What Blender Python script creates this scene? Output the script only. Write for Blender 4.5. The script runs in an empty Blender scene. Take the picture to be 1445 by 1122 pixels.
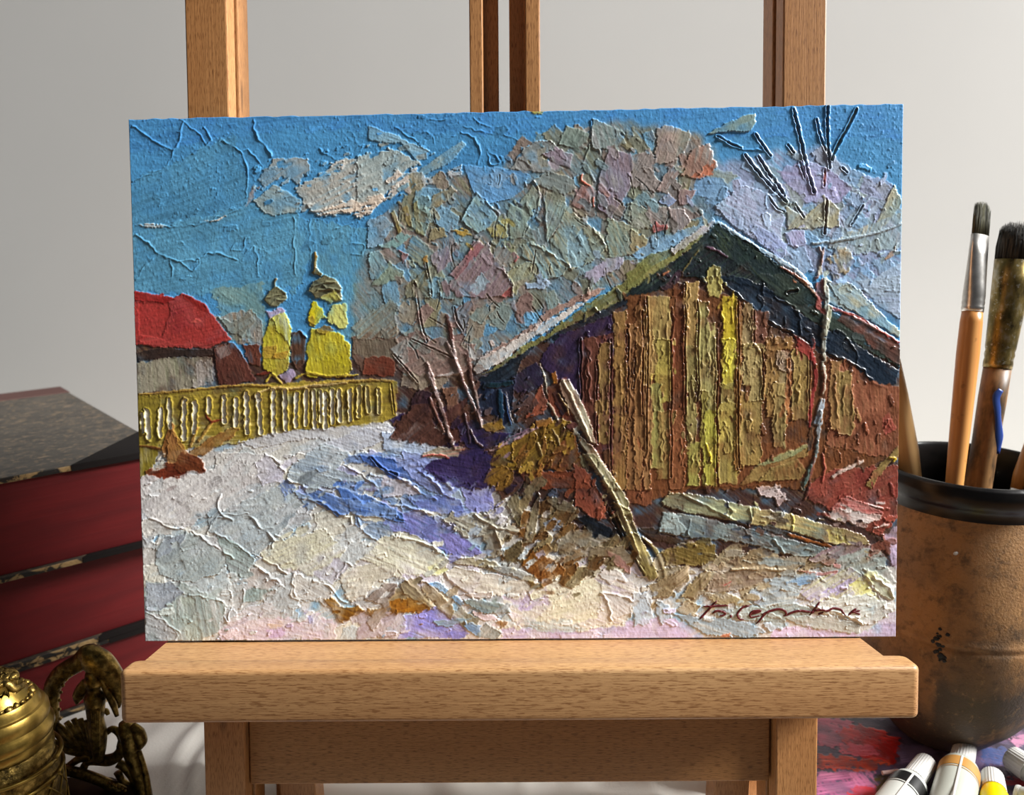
import bpy, bmesh, math, random
import numpy as np
from mathutils import Vector, Matrix
sc = bpy.context.scene
COL = sc.collection
# ------------------------------------------------------------------ camera
W, H, F = 1445.0, 1122.0, 1150.0
PITCH, ROLL, ZC = math.radians(12.3), math.radians(0.38), 0.30
_d = np.array([0, math.cos(PITCH), -math.sin(PITCH)])
_r0 = np.array([1.0, 0, 0]); _u0 = np.array([0, math.sin(PITCH), math.cos(PITCH)])
_r = _r0*math.cos(ROLL) - _u0*math.sin(ROLL)
_u = _r0*math.sin(ROLL) + _u0*math.cos(ROLL)
CAMP = np.array([0, 0, ZC])
cam = bpy.data.cameras.new('camera'); cam_o = bpy.data.objects.new('camera', cam); COL.objects.link(cam_o)
M = Matrix.Identity(4)
for i in range(3):
    M[i][0], M[i][1], M[i][2], M[i][3] = _r[i], _u[i], -_d[i], CAMP[i]
cam_o.matrix_world = M
cam.sensor_fit = 'HORIZONTAL'; cam.sensor_width = 36; cam.lens = F/W*36
cam.clip_start = 0.01
cam.dof.use_dof = True; cam.dof.focus_distance = 0.373; cam.dof.aperture_fstop = 11.0
sc.camera = cam_o
# ------------------------------------------------------------------ light
sc.view_settings.view_transform = 'Standard'; sc.view_settings.look = 'None'
sc.view_settings.gamma = 1.0; sc.view_settings.exposure = 0.13; sc.view_settings.use_curve_mapping = False
world = bpy.data.worlds.new('room'); sc.world = world; world.use_nodes = True
bg = world.node_tree.nodes['Background']
bg.inputs['Color'].default_value = (0.93, 0.96, 1.0, 1); bg.inputs['Strength'].default_value = 0.085
def area(name, loc, target, sx, sy, watts, color):
    l = bpy.data.lights.new(name, 'AREA'); l.shape = 'RECTANGLE'; l.size = sx; l.size_y = sy
    l.energy = watts; l.color = color
    o = bpy.data.objects.new(name, l); COL.objects.link(o); o.location = loc
    o.rotation_euler = (Vector(target)-Vector(loc)).to_track_quat('-Z', 'Y').to_euler()
    return o
area('window_daylight', (2.80, 0.02, 2.15), (0.0, 0.42, 0.2), 0.9, 1.1, 330, (1.0, 0.992, 0.975))

# ------------------------------------------------------------------ projection helpers
def ray(x, y): return _d + _r*((x-W/2)/F) - _u*((y-H/2)/F)
def hit(x, y, p, n):
    v = ray(x, y); return CAMP + v*(np.dot(np.asarray(p)-CAMP, n)/np.dot(v, n))
def G(x, y, z=0.0): return hit(x, y, (0, 0, z), np.array([0, 0, 1.0]))
def PY(x, y, Y): return hit(x, y, (0, Y, 0), np.array([0, 1.0, 0]))
AL = PITCH - math.radians(2.9)                     # how far the easel leans back
E_U = np.array([0, math.sin(AL), math.cos(AL)]); E_N = np.array([0, -math.cos(AL), math.sin(AL)])
E_O = CAMP + ray(733, 902)*0.375
def E(x, y, c=0.0):
    p = hit(x, y, E_O + E_N*c, E_N) - E_O
    return p[0], float(np.dot(p, E_U))
EM = Matrix.Identity(4)                            # easel frame: x right, y towards the viewer negative -> we use (a, depth, b)
for i in range(3):
    EM[i][0] = (1, 0, 0)[i]; EM[i][1] = -E_N[i]; EM[i][2] = E_U[i]; EM[i][3] = E_O[i]

# ------------------------------------------------------------------ scene helpers
def prop(o, label=None, cat=None, group=None, kind=None):
    if label: o['label'] = label
    if cat: o['category'] = cat
    if group: o['group'] = group
    if kind: o['kind'] = kind
    return o
def empty(name, loc=(0, 0, 0), label=None, cat=None, group=None, matrix=None):
    o = bpy.data.objects.new(name, None); COL.objects.link(o); o.empty_display_size = 0.02
    if matrix is not None: o.matrix_world = matrix
    else: o.location = loc
    return prop(o, label, cat, group)
def mesh_obj(name, bm, mat, parent=None, smooth=False, matrix=None, auto=None):
    me = bpy.data.meshes.new(name); bmesh.ops.recalc_face_normals(bm, faces=bm.faces[:])
    bm.to_mesh(me); bm.free()
    for m in (mat if isinstance(mat, (list, tuple)) else [mat]): me.materials.append(m)
    if smooth:
        me.polygons.foreach_set('use_smooth', [True]*len(me.polygons))
        if auto: me.set_sharp_from_angle(angle=math.radians(auto))
    o = bpy.data.objects.new(name, me); COL.objects.link(o)
    if parent is not None: o.parent = parent
    if matrix is not None: o.matrix_local = matrix
    return o
def bevel(bm, w, seg=2, edges=None):
    bmesh.ops.bevel(bm, geom=edges if edges is not None else bm.edges[:], offset=w, segments=seg, profile=0.5, affect='EDGES', clamp_overlap=True)
def box_bm(x0, x1, y0, y1, z0, z1, bev=0.0, seg=2, bm=None):
    nb = bmesh.new()
    bmesh.ops.create_cube(nb, size=1.0)
    for v in nb.verts:
        v.co = ((x0+x1)/2+v.co.x*(x1-x0), (y0+y1)/2+v.co.y*(y1-y0), (z0+z1)/2+v.co.z*(z1-z0))
    if bev: bevel(nb, bev, seg)
    if bm is None: return nb
    merge(bm, nb); return bm
def merge(bm, other):
    me = bpy.data.meshes.new('tmp'); other.to_mesh(me); other.free(); bm.from_mesh(me); bpy.data.meshes.remove(me)
def prism_bm(poly, axis, lo, hi, bev=0.0, seg=2):
    """poly: 2D outline, extruded along axis (0 x, 1 y, 2 z) from lo to hi"""
    bm = bmesh.new()
    def mk(p, t):
        a = [p[0], p[1]]; a.insert(axis, t); return bm.verts.new(a)
    A = [mk(p, lo) for p in poly]; B = [mk(p, hi) for p in poly]
    bm.faces.new(A); bm.faces.new(B[::-1])
    n = len(poly)
    for i in range(n): bm.faces.new((A[i], A[(i+1) % n], B[(i+1) % n], B[i]))
    bmesh.ops.recalc_face_normals(bm, faces=bm.faces[:])
    if bev: bevel(bm, bev, seg)
    return bm
def lathe_bm(prof, n=64, ripple=None, closed=False):
    """prof: (radius, z) list; ripple(i, ang, r, z) -> r"""
    bm = bmesh.new(); rings = []
    for k, (r, z) in enumerate(prof):
        if r <= 1e-6: rings.append([bm.verts.new((0, 0, z))]); continue
        ring = []
        for j in range(n):
            a = 2*math.pi*j/n
            rr = ripple(k, a, r, z) if ripple else r
            ring.append(bm.verts.new((rr*math.cos(a), rr*math.sin(a), z)))
        rings.append(ring)
    for A, B in zip(rings[:-1], rings[1:]):
        if len(A) == 1 and len(B) == 1: continue
        for j in range(n):
            j2 = (j+1) % n
            if len(A) == 1: bm.faces.new((A[0], B[j], B[j2]))
            elif len(B) == 1: bm.faces.new((A[j], A[j2], B[0]))
            else: bm.faces.new((A[j], A[j2], B[j2], B[j]))
    return bm
def spline(pts, n):
    """Catmull-Rom through pts (any dimension) -> n samples"""
    P = np.array(pts, float)
    P = np.vstack([2*P[0]-P[1], P, 2*P[-1]-P[-2]])
    out = []
    m = len(P)-3
    for i in range(n):
        t = i/(n-1)*m; k = min(int(t), m-1); f = t-k
        a, b, c, d = P[k:k+4]
        out.append(0.5*(2*b+(c-a)*f+(2*a-5*b+4*c-d)*f*f+(3*b-a-3*c+d)*f**3))
    return np.array(out)
def sweep_bm(path, radii, n=12, flat=1.0, nrm=None, bm=None, cap=True):
    """tube through 3D path with radius per point; flat scales the radius along nrm"""
    bm = bm or bmesh.new(); path = np.asarray(path, float); rings = []
    ref = np.array(nrm if nrm is not None else (0, -1.0, 0))
    for i, p in enumerate(path):
        t = path[min(i+1, len(path)-1)]-path[max(i-1, 0)]; t = t/(np.linalg.norm(t)+1e-12)
        s = np.cross(t, ref); s /= (np.linalg.norm(s)+1e-12); q = np.cross(s, t)
        r = radii[i]
        rings.append([bm.verts.new(p+s*r*math.cos(a)+q*r*flat*math.sin(a)) for a in (2*math.pi*j/n for j in range(n))])
    for A, B in zip(rings[:-1], rings[1:]):
        for j in range(n): bm.faces.new((A[j], A[(j+1) % n], B[(j+1) % n], B[j]))
    if cap: bm.faces.new(rings[0][::-1]); bm.faces.new(rings[-1])
    return bm
# ------------------------------------------------------------------ materials
def srgb(h):
    if isinstance(h, str): h = tuple(int(h[i:i+2], 16) for i in (0, 2, 4))
    return tuple((c/255/12.92 if c/255 <= 0.04045 else ((c/255+0.055)/1.055)**2.4) for c in h) + (1.0,)
class NT:
    def __init__(s, name):
        s.m = bpy.data.materials.new(name); s.m.use_nodes = True; s.t = s.m.node_tree
        s.b = s.t.nodes['Principled BSDF']
    def n(s, typ, **kw):
        nd = s.t.nodes.new(typ)
        for k, v in kw.items():
            if hasattr(nd, k): setattr(nd, k, v)
            else: nd.inputs[k].default_value = v
        return nd
    def l(s, a, b): s.t.links.new(a, b)
    def coords(s, scale=(1, 1, 1), rot=(0, 0, 0), out='Object'):
        tc = s.n('ShaderNodeTexCoord'); mp = s.n('ShaderNodeMapping'); mp.inputs['Scale'].default_value = scale
        mp.inputs['Rotation'].default_value = rot
        s.l(tc.outputs[out], mp.inputs['Vector']); return mp.outputs['Vector']
    def noise(s, vec, scale, detail=4, rough=0.5, dist=0.0):
        nd = s.n('ShaderNodeTexNoise'); nd.inputs['Scale'].default_value = scale; nd.inputs['Detail'].default_value = detail
        nd.inputs['Roughness'].default_value = rough; nd.inputs['Distortion'].default_value = dist
        s.l(vec, nd.inputs['Vector']); return nd.outputs['Fac']
    def ramp(s, fac, stops):
        r = s.n('ShaderNodeValToRGB'); els = r.color_ramp.elements
        while len(els) < len(stops): els.new(0.5)
        for e, (p, c) in zip(els, stops): e.position = p; e.color = srgb(c) if not isinstance(c, float) else (c, c, c, 1)
        s.l(fac, r.inputs['Fac']); return r.outputs['Color']
    def mix(s, fac, a, b, mode='MIX'):
        m = s.n('ShaderNodeMix'); m.data_type = 'RGBA'; m.blend_type = mode
        for sock, v in ((m.inputs[0], fac), (m.inputs[6], a), (m.inputs[7], b)):
            if hasattr(v, 'is_linked') or hasattr(v, 'links'): s.l(v, sock)
            else: sock.default_value = v if not isinstance(v, str) else srgb(v)
        return m.outputs[2]
    def bump(s, fac, strength, dist=0.001):
        b = s.n('ShaderNodeBump'); b.inputs['Strength'].default_value = strength; b.inputs['Distance'].default_value = dist
        s.l(fac, b.inputs['Height']); s.l(b.outputs['Normal'], s.b.inputs['Normal'])
    def base(s, c):
        if isinstance(c, str): s.b.inputs['Base Color'].default_value = srgb(c)
        else: s.l(c, s.b.inputs['Base Color'])
    def set(s, rough=None, metal=None, spec=None, coat=None):
        if rough is not None: s.b.inputs['Roughness'].default_value = rough
        if metal is not None: s.b.inputs['Metallic'].default_value = metal
        if spec is not None: s.b.inputs['Specular IOR Level'].default_value = spec
        if coat is not None: s.b.inputs['Coat Weight'].default_value = coat
        return s
def plain(name, c, rough=0.5, metal=0.0, spec=0.5):
    t = NT(name); v = t.coords(); f = t.noise(v, 60, 3)
    k = srgb(c); lo = tuple(x*0.88 for x in k[:3])+(1,); hi = tuple(min(1, x*1.1) for x in k[:3])+(1,)
    t.base(t.mix(f, lo, hi)); t.set(rough, metal, spec); return t.m
def wood(name, axis, light, mid, dark, seed=0.0):
    """beech: fine fibre along the axis with short dark flecks"""
    t = NT(name)
    def sc3(along, across): a = [across]*3; a[axis] = along; return tuple(a)
    big = t.noise(t.coords(sc3(3, 22)), 1.0, 3, 0.5, 0.4)
    fib = t.noise(t.coords(sc3(30, 1300)), 1.0, 4, 0.6)
    flk = t.noise(t.coords(sc3(250, 3000)), 1.0, 2, 0.45, 0.1)
    c = t.ramp(big, [(0.3, mid), (0.7, light)])
    c = t.mix(t.ramp(fib, [(0.3, 0.32), (0.7, 0.0)]), c, dark)
    c = t.mix(t.ramp(flk, [(0.53, 0.0), (0.63, 0.7)]), c, dark)
    # occasional knot-like dark streak
    vor = t.n('ShaderNodeTexVoronoi'); vor.inputs['Scale'].default_value = 1.0
    t.l(t.coords(sc3(9, 38)), vor.inputs['Vector'])
    c = t.mix(t.ramp(vor.outputs['Distance'], [(0.03, 0.6), (0.09, 0.0)]), c, '3a2414')
    t.base(c); t.set(0.45, 0, 0.5)
    t.bump(fib, 0.25, 0.0004); return t.m
# ------------------------------------------------------------------ room shell
WALL_Y = 0.86
t = NT('wall_paint'); v = t.coords(); f = t.noise(v, 3.0, 4, 0.5); g = t.noise(v, 350, 3, 0.6)
t.base(t.ramp(f, [(0.3, 'bebdba'), (0.7, 'c4c3c0')])); t.set(0.8, 0, 0.2); t.bump(g, 0.06, 0.0006)
wall_m = t.m
bm = bmesh.new(); box_bm(-1.9, 1.9, WALL_Y, WALL_Y+0.1, -0.75, 1.9, bm=bm)
prop(mesh_obj('wall_back', bm, wall_m), kind='structure')
t = NT('floor_boards'); v = t.coords((1, 12, 1)); f = t.noise(v, 4, 4)
t.base(t.ramp(f, [(0.3, '6a4a30'), (0.7, '8a6644')])); t.set(0.5); floor_m = t.m
prop(mesh_obj('floor', box_bm(-1.9, 1.9, -1.4, WALL_Y, -0.80, -0.75), floor_m), kind='structure')

# ------------------------------------------------------------------ table and cloth
tab = empty('table', (0.0, 0.42, -0.75), 'wooden table standing under the white cloth that carries the easel and still life', 'table')
tw = wood('table_wood', 0, 'a07a50', '8a6540', '5a3d22')
TM = Matrix.Translation((0, -0.42, 0.75))
mesh_obj('tabletop', box_bm(-0.85, 0.85, 0.285, 0.84, -0.033, -0.003, 0.003), tw, tab, matrix=TM)
for x in (-0.78, 0.78):
    for y in (0.34, 0.77):
        mesh_obj('leg', box_bm(x-0.03, x+0.03, y-0.03, y+0.03, -0.75, -0.033, 0.003), tw, tab, matrix=TM)
def cloth_mesh():
    rng = np.random.RandomState(4)
    nx, ny = 560, 190
    xs = np.linspace(-0.86, 0.86, nx); ys = np.linspace(0.28, 0.85, ny)
    X, Y = np.meshgrid(xs, ys)
    Z = np.zeros_like(X)
    for _ in range(120):
        cx, cy = rng.uniform(-0.5, 0.25), rng.uniform(0.36, 0.8)
        a = rng.uniform(-0.5, 0.5)+math.pi/2
        L, wd, h = rng.uniform(0.02, 0.09), rng.uniform(0.004, 0.010), rng.uniform(0.001, 0.0030)
        u = (X-cx)*math.cos(a)+(Y-cy)*math.sin(a); v = -(X-cx)*math.sin(a)+(Y-cy)*math.cos(a)+8*(u*u)*rng.uniform(-.3, .3)
        Z += h*np.exp(-(v/wd)**2-(u/L)**2)
    for cx, cy, a, L, wd, h in ((-0.178, 0.41, 1.5, 0.05, .0035, .0035), (-0.165, 0.43, 1.7, 0.05, .004, .003), (-0.19, 0.44, 1.25, 0.06, .005, .003), (-0.155, 0.40, 1.6, .04, .004, .003),
                               (-0.05, 0.42, 1.5, .03, .004, .003), (-0.02, 0.42, 1.65, .03, .004, .003), (0.03, 0.42, 1.5, .03, .005, .003), (0.07, 0.42, 1.4, .03, .004, .003)):
        u = (X-cx)*math.cos(a)+(Y-cy)*math.sin(a); v = -(X-cx)*math.sin(a)+(Y-cy)*math.cos(a)+9*u*u
        Z += h*np.exp(-(v/wd)**2-(u/L)**2)
    Z = np.minimum(Z, 0.0035)
    bm = bmesh.new()
    V = [bm.verts.new((X[j, i], Y[j, i], Z[j, i])) for j in range(ny) for i in range(nx)]
    for j in range(ny-1):
        for i in range(nx-1):
            bm.faces.new((V[j*nx+i], V[j*nx+i+1], V[(j+1)*nx+i+1], V[(j+1)*nx+i]))
    return bm
t = NT('white_linen'); v = t.coords(); f = t.noise(v, 900, 2); g = t.noise(v, 14, 4)
t.base(t.ramp(g, [(0.3, 'cfcac2'), (0.7, 'dcd8d1')])); t.set(0.9, 0, 0.1); t.bump(f, 0.25, 0.0005)
prop(mesh_obj('tablecloth', cloth_mesh(), t.m, smooth=True), 'white wrinkled cloth spread over the table beneath the easel and books', 'tablecloth')

# ------------------------------------------------------------------ easel
easel = empty('table_easel', label='light beech wood table easel with a thick front ledge holding the painting', cat='easel', matrix=EM)
WV = wood('beech_upright', 2, 'c48f5a', 'b27a46', '744620')
WH = wood('beech_ledge', 0, 'caa06e', 'b68656', '744620')
WP = wood('beech_apron', 0, 'b5834f', 'a06c3a', '5e3a1c')
ZB = -E_O[2]/math.cos(AL)                   # local z where the table surface is
c0 = 0.004                                  # front of the posts lies this far behind the paint plane
def groove_post(x0, x1, sgn, z0, z1, y0=c0, dep=0.030):
    """post whose inner side (sgn=+1 right, -1 left) carries a routed slot"""
    xi = x1 if sgn > 0 else x0; xo = x0 if sgn > 0 else x1
    g0, g1, gd = y0+0.0105, y0+0.0150, 0.006*sgn
    pts = [(xo, y0), (xi, y0), (xi, g0), (xi-gd, g0), (xi-gd, g1), (xi, g1), (xi, y0+dep), (xo, y0+dep)]
    bm = prism_bm(pts, 2, z0, z1)
    es = [e for e in bm.edges if abs(e.verts[0].co.z-e.verts[1].co.z) > 0.05]
    bevel(bm, 0.0007, 2, es)
    return bm
TOP = 0.46
def to_table(bm, zref):
    """trim the lower ends flat on the table"""
    for v in bm.verts:
        if v.co.z < zref: v.co.z = (-E_O[2]+0.0002+v.co.y*math.sin(AL))/math.cos(AL)
    return bm
mesh_obj('post', to_table(groove_post(-0.1480, -0.1292, 1, ZB, TOP), ZB+.01), WV, easel)
mesh_obj('post', to_table(groove_post(0.1199, 0.1394, -1, ZB, TOP), ZB+.01), WV, easel)
# two centre rails, each with a stepped flange towards the middle slot
def rail(x0, xs, x1, z0, z1):
    a0, s, a1 = sorted((x0, xs, x1)); 
    y0 = c0+0.001; ys = y0+0.011; y1 = y0+0.024
    if x1 > x0: pts = [(x0, y0), (xs, y0), (xs, ys), (x1, ys), (x1, y1), (x0, y1)]
    else: pts = [(x0, y0), (x0, y1), (x1, y1), (x1, ys), (xs, ys), (xs, y0)]
    bm = prism_bm(pts, 2, z0, z1)
    bevel(bm, 0.0005, 2, [e for e in bm.edges if abs(e.verts[0].co.z-e.verts[1].co.z) > 0.05]); return bm
ex = lambda x, y=40: E(x, y, -c0)[0]
mesh_obj('centre_rail', rail(ex(662), ex(681), ex(702.5), 0.02, TOP), WV, easel)
mesh_obj('centre_rail', rail(ex(762), ex(741), ex(718.5), 0.02, TOP), WV, easel)
# ledge: front bar with ears, chamfered shelf behind
LT, LB, LF = -0.0006, -0.0232, 0.0345
def top_pt(x, y):
    p = hit(x, y, E_O+E_U*LT, E_U)-E_O; return float(p[0]), float(-np.dot(p, E_N))
def ledge():
    xl, xr, f = -0.1683, 0.1678, -LF
    RO, rr0 = 0.0022, 0.0034
    eb = (top_pt(1247, 926)[1]+top_pt(205, 932)[1])/2
    r0, r1 = top_pt(1247, 926), top_pt(1209, 897); l0, l1 = top_pt(205, 932), top_pt(237, 905)
    mr = (r1[0]-r0[0])/(r1[1]-r0[1]); ml = (l1[0]-l0[0])/(l1[1]-l0[1]); yb = 0.0035
    def outline(d):
        pts = []; rr = rr0-d; x0, x1, y0 = xl+d, xr-d, f+d
        def arc(cx, cy, a0, a1, r, n=6):
            for k in range(n+1):
                a = math.radians(a0+(a1-a0)*k/n); pts.append((cx+r*math.cos(a), cy+r*math.sin(a)))
        arc(x0+rr, y0+rr, 180, 270, rr); arc(x1-rr, y0+rr, 270, 360, rr)
        rb = 0.0022; arc(x1-rb, eb-rb, 0, 90, rb)
        pts.append((r0[0], eb)); pts.append((r1[0]+mr*(yb-r1[1]), yb)); pts.append((l1[0]+ml*(yb-l1[1]), yb)); pts.append((l0[0], eb))
        arc(x0+rb, eb-rb, 90, 180, rb)
        return pts
    lv = []
    for k in range(6):
        a = math.pi/2*k/5; lv.append((RO*(1-math.sin(a)), LB+RO*(1-math.cos(a))))
    lv += [(RO*(1-math.cos(math.pi/2*k/5)), LT-RO*(1-math.sin(math.pi/2*k/5))) for k in range(6)]
    bm = bmesh.new(); rings = [[bm.verts.new((x, y, z)) for x, y in outline(d)] for d, z in lv]
    n = len(rings[0])
    for A, B in zip(rings[:-1], rings[1:]):
        for q in range(n): bm.faces.new((A[q], A[(q+1) % n], B[(q+1) % n], B[q]))
    bm.faces.new(rings[0][::-1]); bm.faces.new(rings[-1]); return bm
mesh_obj('ledge', ledge(), WH, easel, smooth=True, auto=40)
# apron under the ledge, set back between the posts
za = E(700, 1105, -c0-0.006)[1]
mesh_obj('apron', box_bm(-0.1288, 0.1188, c0+0.006, c0+0.018, za, LB+0.001, 0.0006), WP, easel)
# rear struts below the apron
for (x0, x1, yo, d) in ((-0.1285, -0.1080, 0.05, 0.02), (-0.1215, -0.1035, 0.030, 0.016), (0.0985, 0.1160, 0.030, 0.016), (0.1050, 0.1285, 0.05, 0.02)):
    s = 0.10
    bm = to_table(box_bm(x0, x1, yo, yo+d, ZB*0.97, za+0.03, 0.0006), ZB*.9)
    for v in bm.verts: v.co.x += s*(za-v.co.z)*(1 if x0 < 0 else -1)*0.6*(1 if yo < 0.04 else 0)
    mesh_obj('rear_strut', bm, WV, easel)
# rear prop leg that holds the easel upright
bm = box_bm(-0.012, 0.012, 0.0, 0.018, 0.0, 0.31, 0.001)
LEGM = Matrix.Translation((0, 0.135, ZB+0.020))@Matrix.Rotation(math.radians(20), 4, 'X')
for v in bm.verts: v.co = LEGM@v.co
to_table(bm, ZB+0.05)
mesh_obj('rear_leg', bm, WV, easel)
# ------------------------------------------------------------------ books
t = NT('red_page_edges'); v = t.coords((1, 1, 90)); f = t.noise(v, 8, 4, 0.6); g = t.noise(t.coords((3, 3, 18)), 6, 3)
c = t.ramp(g, [(0.3, '520a0e'), (0.7, '681214')]); c = t.mix(t.ramp(f, [(0.45, 0.0), (0.8, 0.35)]), c, '4a080c')
t.base(c); t.set(0.55, 0, 0.35); t.bump(f, 0.25, 0.0006); red_m = t.m
t = NT('marbled_board'); v = t.coords(); w = t.noise(v, 45, 5, 0.65, 1.2); q = t.noise(t.coords((1, 3, 1), (0, 0, 0.9)), 60, 4, 0.6, 0.5); s = t.noise(v, 220, 3)
c = t.ramp(q, [(0.35, '36322d'), (0.6, '4a443c')]); c = t.mix(t.ramp(w, [(0.60, 0.0), (0.68, 0.6)]), c, '7d6a55')
c = t.mix(t.ramp(s, [(0.58, 0.0), (0.68, 0.7)]), c, '75634c')
c = t.mix(t.ramp(t.noise(t.coords((1, 3.5, 1), (0, 0, 2.2)), 130, 3, .6, .8), [(0.60, 0.0), (0.66, 0.7)]), c, '8c7860')
t.base(c); t.set(0.5, 0, 0.4); marb_m = t.m
t = NT('worn_board_edge'); v = t.coords(); w = t.noise(v, 150, 4, 0.6, 0.6)
t.base(t.ramp(w, [(0.40, '0e0a07'), (0.50, '1c150e'), (0.56, '8d7248'), (0.72, 'a88a5c')])); t.set(0.6); edge_m = t.m
leather_m = plain('dark_leather', '191514', 0.85, 0, .15)
spine_m = plain('brown_leather', '4a2a24', 0.55)
BA = math.radians(41.5)
bx = np.array([math.cos(BA), math.sin(BA), 0]); by = np.array([-math.sin(BA), math.cos(BA), 0])
_g0 = G(106, 1006)                              # a point on the foot of the lowest fore edge
def zcol(py, x=106.0):                          # height on the vertical line above _g0 seen at image row py
    lo, hi = 0.0, 0.25
    for _ in range(50):
        m = (lo+hi)/2; P = np.array([_g0[0], _g0[1], m])-CAMP
        yy = H/2 - F*np.dot(P, _u)/np.dot(P, _d)
        if yy > py: lo = m
        else: hi = m
    return lo
z1, z2, z3 = zcol(918), zcol(792), zcol(655)
def book(z0, z1, off, len_, dep, label, rot=0.0, dy=0.0):
    """local x along the fore edge, y into the stack, right front corner at off"""
    th = 0.0035; ov = 0.003
    a = BA+rot
    base = _g0 + bx*off + by*dy
    m = Matrix.Translation((base[0], base[1], z0))@Matrix.Rotation(a, 4, 'Z')
    b = empty('old_book', label=label, cat='book', group='stack of old red-edged books', matrix=m)
    h = z1-z0
    mesh_obj('page_block', box_bm(-len_+ov, -ov, ov, dep-0.008, th, h-th, 0.0006), red_m, b)
    for lo, hi, nm in ((0, th, 'back_cover'), (h-th, h, 'front_cover')):
        bm = box_bm(-len_, 0, 0, dep, lo, hi, 0.0007)
        o = mesh_obj(nm, bm, [marb_m, edge_m], b)
        for p in o.data.polygons:
            if abs(p.normal.z) < 0.7: p.material_index = 1
        cs = 0.055
        for sx in (0, -len_):
            sg = -1 if sx == 0 else 1
            tri = [(sx-sg*0.0004, -0.0004), (sx+sg*cs, -0.0004), (sx-sg*0.0004, cs)]
            mesh_obj('leather_corner', prism_bm(tri, 2, lo-0.0003 if lo > 0 else 0.0, hi+0.0004 if lo > 0 else hi+0.0003, 0.0003), leather_m, b)
    prof = []
    for k in range(13):
        an = math.radians(90-180*k/12); prof.append((dep+0.010*math.cos(an)-0.002, h/2+h/2*math.sin(an)))
    prof += [(dep-0.022, 0.0), (dep-0.022, -0.0005)] if False else []
    bm = prism_bm(prof, 0, -len_, 0, 0.0005)
    strip = box_bm(-len_-0.0004, 0.0004, dep-0.03, dep, h-0.001, h+0.0005, 0.0002)
    merge(bm, strip)
    mesh_obj('spine', bm, spine_m, b)
    return b
# right front corner of the top book, hidden just behind the picture
_c = G(236, 632, z3); off3 = float(np.dot(_c-_g0, bx)); d3 = float(np.dot(_c-_g0, by))
_k = G(110, 543, z3); dep3 = float(np.dot(_k-_c, by))
book(0.0, z1, off3+0.012, 0.30, dep3, 'lowest of the three old red-edged books, lying on the white cloth', 0.02, 0.0)
book(z1, z2, off3+0.006, 0.30, dep3, 'middle old book of the stack, brightest red page edges, between the other two', 0.035, 0.0)
book(z2, z3, off3, 0.29, dep3, 'topmost old book with scuffed dark marbled cover and leather corners', 0.0, d3)

# ------------------------------------------------------------------ clay pot
_pb = G(1325, 1036)
PD = float(np.dot(_pb-CAMP, _d)); SC = PD/F          # metres per pixel at the pot
def axis_h(py):                                        # height on the pot axis seen at image row py
    lo, hi = 0.0, 0.35
    for _ in range(50):
        m = (lo+hi)/2; P = np.array([_pb[0], _pb[1], m])-CAMP
        yy = H/2 - F*np.dot(P, _u)/np.dot(P, _d)
        if yy > py: lo = m
        else: hi = m
    return lo
def hw(px, py):
    P = np.array([_pb[0], _pb[1], axis_h(py)])-CAMP
    return px*np.dot(P, _d)/F
zr = axis_h(664)
R = lambda px, py: hw(px, py)
prof = [(0, 0.0), (R(60, 1036)-0.002, 0.0), (R(62, 1036), 0.002), (R(78, 1015), axis_h(1016)), (R(100, 985), axis_h(992)), (R(122, 950), axis_h(955)),
        (R(136, 900), axis_h(905)), (R(139, 868), axis_h(872)), (R(137.5, 858), axis_h(863)), (R(138.5, 855), axis_h(857)), (R(136.5, 848), axis_h(848)), (R(134, 820), axis_h(820)),
        (R(126, 770), axis_h(770)), (R(117, 725), axis_h(728)), (R(114, 708), axis_h(710)), (R(116, 698), axis_h(698)), (R(121, 684), axis_h(690)), (R(124, 672), axis_h(678)),
        (R(122, 664), axis_h(667)), (R(117, 664), zr), (R(112, 664), axis_h(668)), (R(108, 690), axis_h(690)), (R(110, 720), axis_h(730)), (R(120, 800), axis_h(800)), (R(125, 880), axis_h(880)),
        (R(100, 950), axis_h(960)), (R(60, 1010), axis_h(1010)), (0, axis_h(1015))]
body_p = spline([(r, z) for r, z in prof[1:19]], 90)
inner_p = spline([(r, z) for r, z in prof[18:]], 50)
zlip = axis_h(712)
full = [(0, 0.0)]+[tuple(p) for p in body_p]+[tuple(p) for p in inner_p[1:]]
full[-1] = (0, full[-1][1])
t = NT('fired_clay'); v = t.coords(); a = t.noise(v, 16, 5, 0.6); b_ = t.noise(v, 800, 4, 0.65); cst = t.noise(t.coords((1, 1, 2.2)), 30, 5, 0.65, 0.3)
c = t.ramp(a, [(0.32, '7e5c3c'), (0.5, 'a37a4e'), (0.7, '8c6e50')])
c = t.mix(t.ramp(b_, [(0.55, 0.0), (0.75, 0.45)]), c, '5f4028')
c = t.mix(t.ramp(cst, [(0.56, 0.0), (0.68, 0.5)]), c, '5c5044')
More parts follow.
